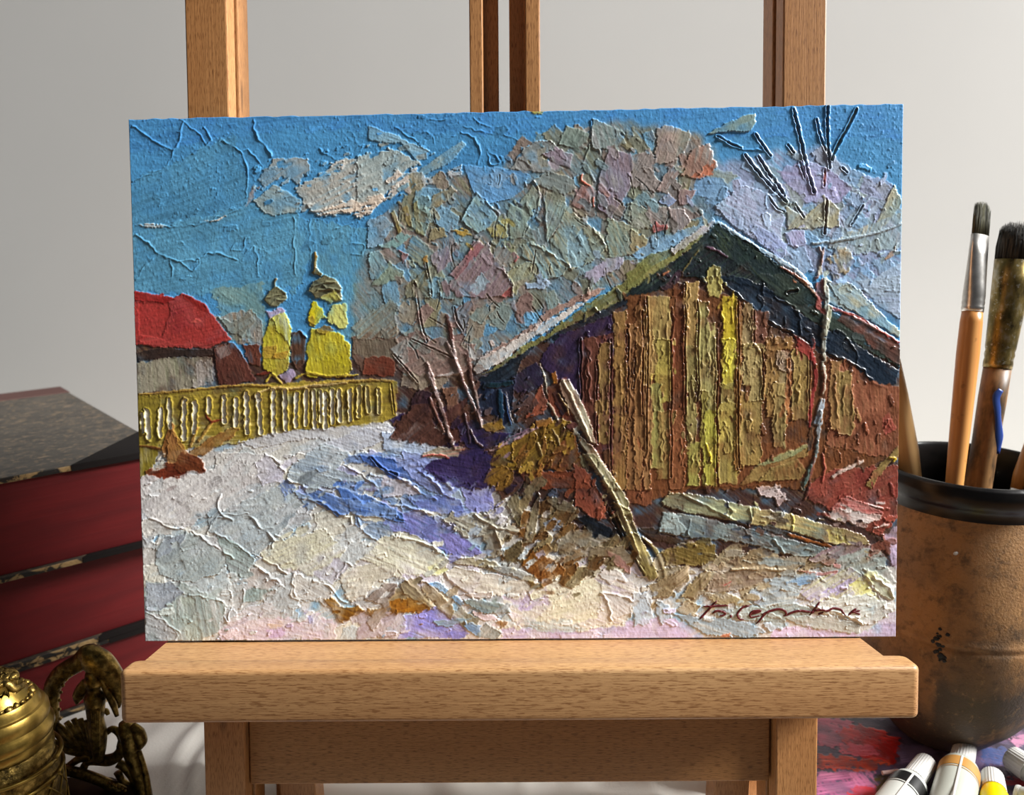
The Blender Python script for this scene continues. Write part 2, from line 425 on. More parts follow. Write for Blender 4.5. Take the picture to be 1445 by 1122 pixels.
# soot and glaze marks of the firing: belly below the groove, a patch on the left shoulder
sep = t.n('ShaderNodeSeparateXYZ'); t.l(t.coords(), sep.inputs[0])
def maprange(src, a0, a1):
    m = t.n('ShaderNodeMapRange'); m.inputs[1].default_value = a0; m.inputs[2].default_value = a1; t.l(src, m.inputs[0]); return m.outputs[0]
def math2(op, a, b):
    m = t.n('ShaderNodeMath'); m.operation = op
    for i, s in enumerate((a, b)):
        if hasattr(s, 'links'): t.l(s, m.inputs[i])
        else: m.inputs[i].default_value = s
    return m.outputs[0]
low = maprange(sep.outputs['Z'], axis_h(845), axis_h(960)); 
soot = math2('MULTIPLY', math2('ADD', low, math2('MULTIPLY', t.noise(v, 26, 4, 0.6), 0.9)), 0.75)
c = t.mix(t.ramp(soot, [(0.42, 0.0), (0.85, 0.92)]), c, '3a322a')
c = t.mix(t.ramp(t.noise(v, 48, 5, 0.7), [(0.5, 0.0), (0.66, 0.55)]), c, '46382a')
c = t.mix(t.ramp(t.noise(t.coords((1, 1, .35)), 42, 4, 0.6), [(0.54, 0.0), (0.66, 0.6)]), c, '9c7040')
c = t.mix(t.ramp(t.noise(v, 170, 5, 0.75), [(0.5, 0.0), (0.68, 0.7)]), c, '3a2e22')
c = t.mix(t.ramp(t.noise(t.coords((1, 1, .6)), 260, 4, 0.7), [(0.58, 0.0), (0.72, 0.45)]), c, 'b08a5c')
t.base(c); t.set(0.58, 0, 0.35); t.bump(b_, 0.6, 0.0008); clay_m = t.m
t = NT('black_glaze'); f = t.noise(t.coords(), 160, 3); t.base(t.ramp(f, [(0.3, '080707'), (0.7, '141110')])); t.set(0.3, 0, 0.35); t.bump(f, 0.2, 0.0008); glaze_m = t.m
pot = empty('clay_pot', (_pb[0], _pb[1], 0.0042), 'brown fired clay pot with black glazed rim, holding paint brushes', 'pot')
ob = full[:]
kz = [i for i, p in enumerate(full) if p[1] > zlip]
k0, k1 = kz[0], kz[-1]
def wob(k, a, r, z): return r*(1+0.006*math.sin(2*a+1.0)+0.003*math.sin(5*a+z*60))
mesh_obj('pot_body', lathe_bm(full[:k0+1], 96, wob), clay_m, pot, smooth=True)
mesh_obj('glazed_rim', lathe_bm(full[k0:], 96, wob), glaze_m, pot, smooth=True)
# scratches and chips on the belly
bm = bmesh.new(); rngp = random.Random(3)
def on_pot(px, py, out=0.0004):
    o, dvec = CAMP, ray(px, py); best = None; tt = PD*0.8
    zs = np.array([p[1] for p in full[1:k0+8]]); rs = np.array([p[0] for p in full[1:k0+8]])
    while tt < PD*1.1:
        P = o+dvec*tt; rr = math.hypot(P[0]-_pb[0], P[1]-_pb[1])
        if zs[0] < P[2] < zs[-1] and rr < np.interp(P[2], zs, rs)+out: return P
        tt += 0.0004
    return None
for (px, py, r) in [(1324+rngp.uniform(-9, 9)+(6 if q < 6 else -1), 898+q*2.2+rngp.uniform(-4, 4), rngp.uniform(1.6, 4.2)) for q in range(22)]:
    P = on_pot(px, py)
    if P is None: continue
    nb = bmesh.new(); bmesh.ops.create_icosphere(nb, subdivisions=2, radius=r*SC*0.8)
    n = Vector((P[0]-_pb[0], P[1]-_pb[1], 0)).normalized(); rot = n.to_track_quat('Z', 'Y').to_matrix()
    for v_ in nb.verts: v_.co = rot@Vector((v_.co.x*rngp.uniform(.8, 1.2), v_.co.y*rngp.uniform(.8, 1.3), v_.co.z*0.08))+Vector(P)-Vector((_pb[0], _pb[1], 0))
    merge(bm, nb)
mesh_obj('glaze_drip', bm, glaze_m, pot, smooth=True)
bm = bmesh.new()
P = on_pot(1348, 792); nb = bmesh.new(); bmesh.ops.create_icosphere(nb, subdivisions=2, radius=3*SC)
for v_ in nb.verts: v_.co = Vector((v_.co.x*1.3, v_.co.y*0.3, v_.co.z*0.8))+Vector(P)-Vector((_pb[0], _pb[1], 0))
merge(bm, nb); mesh_obj('paint_speck', bm, plain('pale_grey_paint', 'b8b4ae', .5), pot, smooth=True)

# ------------------------------------------------------------------ brushes in the pot
t = NT('varnished_handle'); v = t.coords((1, 1, 0.06)); f = t.noise(v, 220, 4, 0.6); g = t.noise(t.coords(), 130, 3)
c = t.ramp(f, [(0.3, 'b5763c'), (0.7, 'd69a58')]); c = t.mix(t.ramp(g, [(0.66, 0.0), (0.74, 0.6)]), c, '5a3a20')
t.base(c); t.set(0.3, 0, 0.5); handle_m = t.m
t = NT('worn_handle'); v = t.coords((1, 1, 0.10)); f = t.noise(v, 160, 5, 0.65); g = t.noise(t.coords((1, 1, .4)), 110, 4, 0.6)
c = t.ramp(f, [(0.3, '6e4c2e'), (0.7, '9c7448')]); c = t.mix(t.ramp(g, [(0.44, 0.0), (0.6, 0.85)]), c, '2c241a')
t.base(c); t.set(0.45, 0, 0.4); worn_m = t.m
t = NT('bare_handle'); v = t.coords((1, 1, 0.06)); f = t.noise(v, 200, 4); t.base(t.ramp(f, [(0.3, 'c0945a'), (0.7, 'd8b078')])); t.set(0.45); bare_m = t.m
t = NT('nickel_ferrule'); v = t.coords(); f = t.noise(v, 140, 4, 0.6); t.base(t.ramp(f, [(0.4, 'b9b6b0'), (0.65, 'd8d5d0')])); t.set(0.28, 0.95); t.bump(f, 0.1, 0.0006); nickel_m = t.m
t = NT('stained_brass_ferrule'); v = t.coords((1, 1, .5)); f = t.noise(v, 170, 5, 0.65); g = t.noise(t.coords(), 70, 4, 0.6)
c = t.ramp(f, [(0.35, '4a4028'), (0.55, '9a854e'), (0.75, 'c9c2b0')]); c = t.mix(t.ramp(g, [(0.5, 0.0), (0.68, 0.7)]), c, '55502e'); c = t.mix(t.ramp(t.noise(t.coords(), 300, 4, .7), [(0.58, 0.0), (0.66, 0.8)]), c, 'c8c4b4')
t.base(c); t.set(0.35, 0.85); t.bump(f, 0.2, 0.0006); brassf_m = t.m
def bristle_mat(name, lo, hi):
    t = NT(name); v = t.coords((1, 1, 0.04)); f = t.noise(v, 900, 3, 0.6); t.base(t.ramp(f, [(0.38, lo), (0.72, hi)])); t.set(0.6, 0, .3); t.bump(f, 0.6, 0.0006); return t.m
bris_m = bristle_mat('olive_bristle', '2c2a20', '77755a'); bris2_m = bristle_mat('black_bristle', '131212', '56534c')
def frame_between(p0, p1, face=(0, -1, 0)):
    z = (Vector(p1)-Vector(p0)).normalized(); y = Vector(face); y = (y-z*y.dot(z)).normalized(); x = y.cross(z)
    m = Matrix.Identity(4)
    for i in range(3): m[i][0], m[i][1], m[i][2], m[i][3] = x[i], y[i], z[i], p0[i]
    return m, (Vector(p1)-Vector(p0)).length
def ring_bm(prof, n=40):                           # prof: (z, rx, ry)
    bm = bmesh.new(); rings = []
    for z, rx, ry in prof:
        rings.append([bm.verts.new((rx*math.cos(2*math.pi*j/n), ry*math.sin(2*math.pi*j/n), z)) for j in range(n)])
    for A, B in zip(rings[:-1], rings[1:]):
        for j in range(n): bm.faces.new((A[j], A[(j+1) % n], B[(j+1) % n], B[j]))
    bm.faces.new(rings[0][::-1]); bm.faces.new(rings[-1]); return bm
def bristles_bm(z0, z1, rx, ry, tipf, n, seed, spread=1.0, thick=0.00022):
    """a solid core with many separate hairs round and above it"""
    rr = random.Random(seed); bm = bmesh.new()
    core = ring_bm([(z0, rx*.95, ry*.95), (z0+(z1-z0)*.5, rx*.97*spread, ry*.9*spread), (z0+(z1-z0)*.72, rx*.85*spread, ry*.7*spread)]); merge(bm, core)
    for _ in range(n):
        a = rr.uniform(0, 2*math.pi); q = math.sqrt(rr.uniform(0.25, 1.0))
        x, y = rx*q*math.cos(a), ry*q*math.sin(a)
        top = tipf(x/rx, y/ry)*(z1-z0)*rr.uniform(0.9, 1.03)
        k = spread*rr.uniform(0.92, 1.06)
        p = [np.array([x, y, z0]), np.array([x*(1+k)/2, y*(1+k)/2, z0+top*.5]), np.array([x*k*rr.uniform(.85, 1.05), y*k*.8, z0+top])]
        sweep_bm(p, [thick, thick*.9, thick*.3], 4, bm=bm)
    return bm
potY = _pb[1]
# flat brush
p_top = PY(1388, 286, potY+0.012); p_in = PY(1345, 700, potY-0.020)
zdir = p_in-p_top; p_bot = p_top+zdir*1.16
m, L = frame_between(p_bot, p_top, (0.42, -1, 0))
px = lambda n, p=p_top: n*np.dot(p-CAMP, _d)/F      # pixels -> metres near the brush
T = lambda py: L*(1-((py-286)/(700-286))/1.16)      # local z from image row
brush = empty('paint_brush', label='flat paint brush with olive grey bristles, silver ferrule and varnished orange handle', cat='brush', group='paint brushes standing in the clay pot', matrix=m)
rh = px(13.5)
mesh_obj('handle', ring_bm([(0, px(9), px(9)), (T(690), px(11.5), px(11.5)), (T(600), px(13.5), px(13.5)), (T(500), px(15), px(15)), (T(455), px(14.5), px(14.5)), (T(436), px(13.2), px(13.2))]), handle_m, brush, smooth=True)
mesh_obj('ferrule', ring_bm([(T(440), px(14.2), px(14.2)), (T(433), px(14.6), px(14.6)), (T(431), px(14), px(14)), (T(427), px(14.8), px(14.8)), (T(424), px(14.2), px(14.2)), (T(419), px(14.6), px(14.6)), (T(400), px(15), px(13)), (T(360), px(16), px(9.5)), (T(332), px(16.8), px(6.8))]), nickel_m, brush, smooth=True)
mesh_obj('bristles', bristles_bm(T(337), T(287), px(16), px(6.2), lambda x, y: 1-0.16*max(0, -x)-0.05*x*x, 520, 5, 1.03, px(.45)), bris_m, brush, smooth=True)
# big round brush
p_top = PY(1441, 312, potY+0.010); p_in = PY(1378, 700, potY-0.006)
zdir = p_in-p_top; p_bot = p_top+zdir*1.2
m, L = frame_between(p_bot, p_top)
T = lambda py: L*(1-((py-312)/(700-312))/1.2)
px = lambda n, p=p_top: n*np.dot(p-CAMP, _d)/F
brush = empty('paint_brush', label='thick round paint brush with black bristles, stained brass ferrule and blue paint on handle', cat='brush', group='paint brushes standing in the clay pot', matrix=m)
mesh_obj('handle', ring_bm([(0, px(15), px(15)), (T(690), px(18), px(18)), (T(620), px(17.5), px(17.5)), (T(560), px(18.5), px(18.5)), (T(513), px(18), px(18))]), worn_m, brush, smooth=True)
mesh_obj('ferrule', ring_bm([(T(516), px(18.8), px(18.8)), (T(508), px(19.2), px(19.2)), (T(503), px(18.2), px(18.2)), (T(497), px(19.6), px(19.6)), (T(492), px(18.6), px(18.6)), (T(487), px(19.8), px(19.8)), (T(440), px(22), px(22)), (T(400), px(24), px(24)), (T(366), px(25.5), px(25.5))]), brassf_m, brush, smooth=True)
mesh_obj('bristles', bristles_bm(T(370), T(312), px(25), px(25), lambda x, y: 1.03-0.22*(x*x+y*y), 900, 8, 1.06, px(.5)), bris2_m, brush, smooth=True)
drip = []
for (dx, py) in ((-1, 545), (3, 556), (-1, 575), (-6, 595), (-10, 612), (-14, 635)):
    r_ = px(18.2); x_ = px(dx+2); drip.append((-x_ if False else x_, math.sqrt(max(r_*r_-x_*x_, 1e-9)), T(py)))
sp = spline(drip, 24); rad = [px(w) for w in np.interp(np.linspace(0, 1, 24), [0, .15, .5, .8, 1], [4, 6.5, 4.5, 7, 3])]
mesh_obj('paint_smear', sweep_bm(sp, rad, 8, 0.25, (0, 1, 0)), plain('ultramarine_paint', '24428c', .4), brush, smooth=True)
# two more handles standing bristle side down
for (ptop, ptop_y, pin, pin_y, w0, w1, mat, lab, ya) in (
        ((1258, 500), potY+0.012, (1288, 700), potY+0.006, 13, 17, bare_m, 'pale bare wooden brush handle leaning left, partly hidden behind the picture', 0),
        ((1466, 600), potY+0.004, (1432, 705), potY-0.004, 10, 12, handle_m, 'brown brush handle at the right rim of the pot, cut by the photo edge', 0)):
    a_ = PY(ptop[0], ptop[1], ptop_y); b_ = PY(pin[0], pin[1], pin_y); e_ = b_+(b_-a_)*0.35
    m, L = frame_between(e_, a_); k = np.dot(a_-CAMP, _d)/F
    bo = empty('paint_brush', label=lab, cat='brush', group='paint brushes standing in the clay pot', matrix=m)
    mesh_obj('handle', ring_bm([(0.02, w1*k*.8, w1*k*.8), (L*.5, w1*k, w1*k), (L*.8, w0*k*1.05, w0*k*1.05), (L*.97, w0*k*.8, w0*k*.8), (L, w0*k*.45, w0*k*.45)]), mat, bo, smooth=True)
    mesh_obj('ferrule', ring_bm([(0.0, w1*k*.75, w1*k*.75), (0.022, w1*k*.82, w1*k*.82)]), nickel_m, bo, smooth=True)

# ------------------------------------------------------------------ paint tubes
white_m = plain('white_plastic', 'c6c4c0', 0.35)
tube_m = plain('white_tube', 'b4b6b0', 0.3); tube2_m = plain('grey_white_tube', 'abaea4', 0.32)
silver_m = plain('line_grey', '8f8f8a', .5)
def tube(cap_px, dir_px, r, wcap, lcap, body_m, band_m, label, band=True, L=0.12, lift=0.0, roll=0.0, group=None):
    zc = r+0.0045+lift
    a = G(cap_px[0], cap_px[1], zc); b = G(dir_px[0], dir_px[1], zc)
    m, _ = frame_between(b, a, (0, 0, 1)); m = m.copy()
    for i in range(3): m[i][3] = a[i]
    m = m@Matrix.Rotation(roll, 4, 'Z')
    o = empty('paint_tube', label=label, cat='paint tube', group=group, matrix=m)
    rc = wcap/2
    def rib(k, an, rr, z): return rr*(1+0.022*math.cos(28*an)) if 1 <= k <= 4 else rr
    mesh_obj('cap', lathe_bm([(0, 0), (rc*.90, 0), (rc*.97, -.0008), (rc*1.0, -lcap*.3), (rc*1.06, -lcap), (0, -lcap)], 112, rib), white_m, o, smooth=True, auto=50)
    sh = lcap+0.004
    prof = [(-lcap+.0005, rc*.98, rc*.98), (-lcap-.001, rc*1.02, rc*1.02), (-sh, r*.90, r*.90), (-sh-.0035, r*.985, r*.985), (-sh-.006, r, r), (-sh-.03, r*1.02, r*1.0), (-sh-L*.5, r*1.12, r*.82), (-sh-L*.95, r*1.3, r*.2), (-sh-L, r*1.3, r*.12)]
    bm = bmesh.new(); rings = []
    n = 64
    dz = {0: 0}
    for z, rx, ry in prof:
        rings.append([bm.verts.new((rx*math.cos(2*math.pi*j/n), ry*math.sin(2*math.pi*j/n)-(r-ry if z < -sh-.03 else 0), z)) for j in range(n)])
    for A, B in zip(rings[:-1], rings[1:]):
        for j in range(n): bm.faces.new((A[j], A[(j+1) % n], B[(j+1) % n], B[j]))
    bm.faces.new(rings[0]); bm.faces.new(rings[-1][::-1])
    body = mesh_obj('tube_body', bm, body_m, o, smooth=True)
    if band:
        def rg(z0, z1, e=0.00015):
            return lathe_bm([(r*np.interp(z0, [-sh-.006, -sh-.0035], [1, .985])+e, z0), (r*np.interp((z0+z1)/2, [-sh-.006, -sh-.0035], [1, .985])+e, (z0+z1)/2), (r*np.interp(z1, [-sh-.03, -sh-.006, -sh-.0035], [1.02, 1, .985])+e, z1)], 96)
        mesh_obj('colour_band', rg(-sh-.0036, -sh-.0036-band), band_m, o, smooth=True)
        mesh_obj('label_line', rg(-sh-.0036-band-.0012, -sh-.0036-band-.0018), band_m, o, smooth=True)
        s = sweep_bm([(0, r*.985+.0002, -sh-.003), (0, r+.0003, -sh-.01), (0, r*1.0+.0005, -sh-.03), (0, r+.0004, -sh-.05)], [.0006]*4, 8, .4, (0, 1, 0))
        mesh_obj('label_seam', s, white_m, o, smooth=True)
    return o
kk = np.dot(G(1310, 1075, .012)-CAMP, _d)/F
black_m = plain('black_label', '131313', .35); ochre_m = plain('ochre_label', 'ab7c40', .4); yel_m = plain('yellow_paint_film', 'e0c400', .35)
TG = 'paint tubes lying on the smeared board'
tube((1307, 1076), (1256, 1146), 24*kk, 29*kk, 0.020, tube_m, black_m, 'white paint tube with a black colour band below its white ribbed cap', 0.0085, roll=.2, group=TG)
tube((1362, 1053), (1342, 1140), 26*kk, 30*kk, 0.019, tube2_m, ochre_m, 'white paint tube with an ochre brown colour band below its cap', 0.0085, roll=.05, group=TG)
tube((1400, 1094), (1406, 1150), 19*kk, 29*kk, 0.014, yel_m, yel_m, 'small paint tube with bright yellow painted shoulder and white ribbed cap', 0, L=.09, group=TG)
tube((1426, 1068), (1500, 1118), 18*kk, 34*kk, 30*kk, tube_m, silver_m, 'paint tube at the right photo edge showing only its white ribbed cap', 0, L=.09, group=TG)
tube((1432, 1116), (1490, 1142), 16*kk, 18*kk, 5*kk, tube_m, silver_m, 'plain white paint tube tucked in behind the yellow tube at the lower right corner', 0, L=.09, group=TG)
# small palette stick and a yellow blob
P0, P1 = G(1245, 1091, .006), G(1268, 1088, .006)
prop(mesh_obj('wooden_stick', sweep_bm([P0, P1], [.0011, .0011], 8), plain('pink_white_stick', 'd9b8b4', .5)), 'thin pale pink stick lying beside the black banded paint tube', 'stick')
# ------------------------------------------------------------------ brass inkstand and lidded jar
t = NT('antique_brass'); v = t.coords(); f = t.noise(v, 260, 5, 0.65); g = t.noise(v, 90, 4, 0.6, .4)
c = t.ramp(f, [(0.32, '2e2410'), (0.5, '7a6330'), (0.68, 'b89a56')]); c = t.mix(t.ramp(g, [(0.45, 0.0), (0.7, 0.75)]), c, '33280f')
t.base(c); t.set(0.38, 0.9); t.bump(f, 0.55, 0.0012); cast_m = t.m
t = NT('polished_brass'); v = t.coords(); f = t.noise(v, 120, 4, 0.6); t.base(t.ramp(f, [(0.35, '75602c'), (0.65, '9c8040')])); t.set(0.36, 0.95); t.bump(f, 0.2, 0.0008); pol_m = t.m
t = NT('dark_bronze_tray'); f = t.noise(t.coords(), 120, 4); t.base(t.ramp(f, [(0.3, '1c150c'), (0.7, '3a2c18')])); t.set(0.5, 0.7); tray_m = t.m
BY = 0.376
_b0 = G(130, 1150); B0 = np.array([_b0[0], BY, 0.0])
stand = empty('brass_inkstand', tuple(B0), 'ornate openwork brass inkstand with beaded arch and small figure, in front of the red books', 'inkstand')
bp = lambda x, y, dy=0.0: PY(x, y, BY+dy)-B0
kb = np.dot(PY(130, 1010, BY)-CAMP, _d)/F
def sweep_px(pts, rad, n=26, flat=0.8, dy=0.0, sides=12):
    """pts in photo pixels of the plate, radii in the same unit -> tube lying in the plate"""
    s = spline([(p[0], p[1]) for p in pts], n); r = np.interp(np.linspace(0, 1, n), np.linspace(0, 1, len(rad)), rad)
    return sweep_bm([bp(a, b, dy) for a, b in s], [q*kb for q in r], sides, flat)
def Z(*p): return [(x/4.8167, 890+y/4.8167) for x, y in p]
def beads(path, n, r, dy=-0.002):
    bm = bmesh.new()
    for q in spline(path, n):
        nb = bmesh.new(); bmesh.ops.create_icosphere(nb, subdivisions=2, radius=r*kb); o = Vector(bp(q[0], q[1], dy))
        for v_ in nb.verts: v_.co += o
        merge(bm, nb)
    return bm
bm = sweep_px(Z((330, 700), (345, 600), (345, 500), (360, 380), (410, 300), (470, 255), (540, 215), (590, 170)), [13, 12, 11, 12, 12.5, 12.5, 13, 14])
mesh_obj('beaded_arch', bm, cast_m, stand, smooth=True)
bm = beads(Z((408, 600), (402, 510), (412, 430), (432, 365), (470, 312), (540, 268)), 8, 2.4); merge(bm, beads(Z((330, 420), (345, 320), (398, 262), (465, 236)), 4, 2.3))
mesh_obj('bead', bm, cast_m, stand, smooth=True)
bm = sweep_px(Z((545, 160), (600, 170), (670, 220), (730, 280), (785, 350), (800, 430), (800, 520)), [11, 18, 21, 19, 15, 10, 4])
merge(bm, beads(Z((600, 128), (650, 150), (700, 200), (735, 255), (780, 310)), 9, 2.6))
mesh_obj('crest', bm, cast_m, stand, smooth=True)
# figure: head, torso, skirt, arms
fig = empty('x'); COL.objects.unlink(fig); bpy.data.objects.remove(fig)
bm = sweep_px(Z((620, 280), (635, 330), (640, 360), (640, 400), (645, 450), (648, 520), (650, 600), (665, 700), (672, 800), (668, 880)), [8, 13, 13, 9, 15, 13, 11, 13, 10, 7], 34, .9, -0.003)
merge(bm, sweep_px(Z((690, 320), (712, 380), (740, 440), (770, 500), (795, 580)), [4, 4.5, 5, 5, 3], 20, .9, -0.004))
merge(bm, sweep_px(Z((590, 350), (555, 400), (530, 450), (520, 500)), [7, 8.5, 8, 2], 16, .6, -0.002))
for k in range(5):
    merge(bm, sweep_px(Z((620+k*14, 540), (628+k*11, 700), (640+k*8, 850)), [1.8, 2.0, 1.4], 12, .8, -0.007))
mesh_obj('figure', bm, cast_m, stand, smooth=True)
# fan shell on the lower left and leaf scrolls
bm = bmesh.new()
for k, (ex_, ey_) in enumerate(((300, 730), (330, 650), (390, 640), (450, 620), (500, 600), (545, 600), (590, 610))):
    merge(bm, sweep_px(Z((640, 855), ((640+ex_)/2-6, (855+ey_)/2+14-k*7), (ex_, ey_)), [5, 8 if k < 4 else 5, 4.5], 16, .55, -0.001*k*0.4))
mesh_obj('shell_fan', bm, cast_m, stand, smooth=True)
bm = sweep_px(Z((265, 760), (290, 800), (340, 830), (390, 870), (430, 935)), [5, 7, 8, 6, 3])
merge(bm, sweep_px(Z((270, 740), (320, 800), (300, 880), (310, 960)), [4, 5, 7, 6]))
merge(bm, sweep_px(Z((430, 950), (480, 910), (545, 870), (620, 860)), [6, 5, 6, 7]))
merge(bm, sweep_px(Z((560, 950), (590, 900), (650, 880), (740, 880), (800, 850), (840, 790)), [6, 5, 8, 9, 8, 7]))
merge(bm, sweep_px(Z((720, 700), (760, 670), (805, 690), (825, 740), (815, 800), (840, 850)), [3.5, 5, 6, 5, 5, 7]))
merge(bm, sweep_px(Z((690, 560), (720, 545), (735, 570)), [4, 4, 3]))
merge(bm, sweep_px(Z((800, 900), (850, 930), (900, 1000), (920, 1060)), [7, 7, 6, 5]))
merge(bm, sweep_px(Z((800, 960), (830, 1020), (880, 1060)), [6, 5, 6]))
mesh_obj('scrollwork', bm, cast_m, stand, smooth=True)
bm = sweep_px(Z((850, 620), (870, 680), (890, 760), (900, 840), (925, 920), (955, 1000), (975, 1080), (985, 1180)), [9, 14, 13, 12, 11, 11, 11, 12], 34, .9)
merge(bm, sweep_px(Z((900, 640), (940, 690), (958, 750), (945, 800)), [5, 9, 9, 4], 16, .9, -0.003))
merge(bm, sweep_px(Z((945, 820), (970, 900), (995, 1000), (1012, 1120)), [3.5, 4, 4.5, 4.5], 20, .9, -0.004))
mesh_obj('side_column', bm, cast_m, stand, smooth=True)
bm = sweep_px(Z((270, 950), (380, 945), (520, 965), (660, 1010), (780, 1065), (900, 1130)), [6, 7, 8, 8, 8, 8], 30, .9, -0.004)
merge(bm, beads(Z((310, 930), (420, 945), (540, 955)), 9, 2.6, -.008)); merge(bm, beads(Z((740, 1040), (800, 1062), (850, 1090)), 6, 2.6, -.008))
mesh_obj('base_rim', bm, cast_m, stand, smooth=True)
zt = max(0.004, float((bp(100, 1106)+B0)[2]))
tx = float(bp(206, 1120)[0]); tl = float(bp(40, 1100)[0])
ol = [(tl, -0.075), (tx, -0.075), (tx+.002, -0.03), (tx-.004, -0.002), (tx-.02, 0.006), (tl, 0.006)]
mesh_obj('tray', prism_bm(ol, 2, 0.0, zt, 0.0015), tray_m, stand)
# lidded jar, partly outside the frame
JY = 0.335
pj = PY(-4, 1016, JY); kj = np.dot(pj-CAMP, _d)/F
jar = empty('brass_jar', (pj[0], pj[1], zt), 'round lidded brass jar with embossed domed lid at the left edge', 'jar')
jz = pj[2]-zt
def fil(k, a, r, z): return r
lidp = [(0, .020), (.010, .0195), (30*kj, .0165), (44*kj, .0118), (46*kj, .0098), (48*kj, .0105), (52*kj, .0108), (55*kj, .0092), (56*kj, .0070), (57*kj, .0062), (61*kj, .0058), (65*kj, .0035), (66*kj, .0005), (64.5*kj, -.001), (66*kj, -.0022), (69*kj, -.004), (70*kj, -.0062), (68*kj, -.0078), (65*kj, -.0082), (66*kj, -.0094), (65*kj, -.0122), (62*kj, -.0135), (58*kj, -.014), (0, -.014)]
mesh_obj('lid', lathe_bm([(r, z+jz) for r, z in lidp], 96), pol_m, jar, smooth=True, auto=35)
bm = bmesh.new(); rj = random.Random(11)
for k in range(26):
    a = 2*math.pi*k/26*2.4; r0 = rj.uniform(0.1, .5); r1 = r0+rj.uniform(.25, .5)
    pts = []
    for s in range(8):
        q = r0+(r1-r0)*s/7; q = min(q, .98); an = a+1.5*(s/7)**2*rj.choice((1, -1, .6))
        rr = q*46*kj; zz = np.interp(rr, [0, .010, 30*kj, 44*kj, 47*kj], [.020, .0195, .0165, .0115, .009])+jz+.0006
        pts.append((rr*math.cos(an), rr*math.sin(an), zz))
    sweep_bm(pts, list(np.array([.4, 1, 1.3, 1.5, 1.4, 1.2, .9, .3])*.0013), 8, 1.0, (0, 0, 1), bm)
mesh_obj('embossed_leaf', bm, cast_m, jar, smooth=True)
bm = bmesh.new()
for k in range(30):
    a = 2*math.pi*k/30; nb = bmesh.new(); bmesh.ops.create_icosphere(nb, subdivisions=1, radius=rj.uniform(.0012, .0021))
    for v_ in nb.verts: v_.co += Vector((46*kj*math.cos(a), 46*kj*math.sin(a), .0105+jz+rj.uniform(-.0005, .001)))
    merge(bm, nb)
mesh_obj('lid_garland', bm, cast_m, jar, smooth=True)
bp2 = [(0, 0), (.022, 0), (.024, .003), (.020, .007), (.021, .012), (.024, jz*.35), (.0235, jz*.55), (.0215, jz-.022), (.0215, jz-.0145), (.0, jz-.0145)]
mesh_obj('jar_body', lathe_bm(bp2, 96), cast_m, jar, smooth=True)
bm = bmesh.new()
for k in range(16):
    for sg in (1, -1):
        pts = [(.0238*math.cos(a), .0238*math.sin(a), z) for a, z in ((2*math.pi*k/16+sg*s*.10, .014+(jz*.55-.014)*s/7) for s in range(8))]
        sweep_bm(pts, [.0005]*8, 6, 1, (0, 0, 1), bm)
mesh_obj('engraved_lattice', bm, pol_m, jar, smooth=True)
bm = bmesh.new()
for z in (.013, jz*.56, jz-.021):
    sweep_bm([(.0236*math.cos(a), .0236*math.sin(a), z) for a in np.linspace(0, 2*math.pi, 49)], [.0011]*49, 8, 1, (0, 0, 1), bm)
mesh_obj('jar_moulding', bm, pol_m, jar, smooth=True)
PAINT_H, PAINT_K = 1.12, 1.05
# ------------------------------------------------------------------ the oil painting: paint relief built stroke by stroke
PX0, PY0, PS = 172.0, 138.0, 1.25                  # raster origin (photo pixels) and samples per pixel
NX, NY = int(1112*PS), int(776*PS)
pcol = np.zeros((NY, NX, 3), np.float32); phgt = np.zeros((NY, NX), np.float32)
prng = np.random.RandomState(12)
NTAB = prng.rand(512, 512).astype(np.float32)
def vnoise(x, y):
    """smooth value noise from a random table"""
    xi = np.floor(x).astype(int); yi = np.floor(y).astype(int); fx = (x-xi).astype(np.float32); fy = (y-yi).astype(np.float32)
    fx = fx*fx*(3-2*fx); fy = fy*fy*(3-2*fy)
    a = NTAB[yi % 512, xi % 512]; b = NTAB[yi % 512, (xi+1) % 512]; c = NTAB[(yi+1) % 512, xi % 512]; d = NTAB[(yi+1) % 512, (xi+1) % 512]
    return (a*(1-fx)+b*fx)*(1-fy)+(c*(1-fx)+d*fx)*fy
def blur(a, s):
    r = max(1, int(round(s*2.2))); k = np.exp(-0.5*(np.arange(-r, r+1)/s)**2); k = (k/k.sum()).astype(np.float32)
    p = np.pad(a, ((r, r), (r, r)), mode='edge')
    t = sum(k[i]*p[i:i+a.shape[0], :] for i in range(2*r+1))
    return sum(k[i]*t[:, i:i+a.shape[1]] for i in range(2*r+1))
def hexc(h): return h if not isinstance(h, str) else np.array([int(h[i:i+2], 16) for i in (0, 2, 4)], np.float32)
def inside(X, Y, P):
    m = np.zeros(X.shape, bool); n = len(P)
    for i in range(n):
        x0, y0 = P[i]; x1, y1 = P[(i+1) % n]
        if y0 == y1: continue
        c = ((Y < y0) != (Y < y1)) & (X < (x1-x0)*(Y-y0)/(y1-y0)+x0); m ^= c
    return m
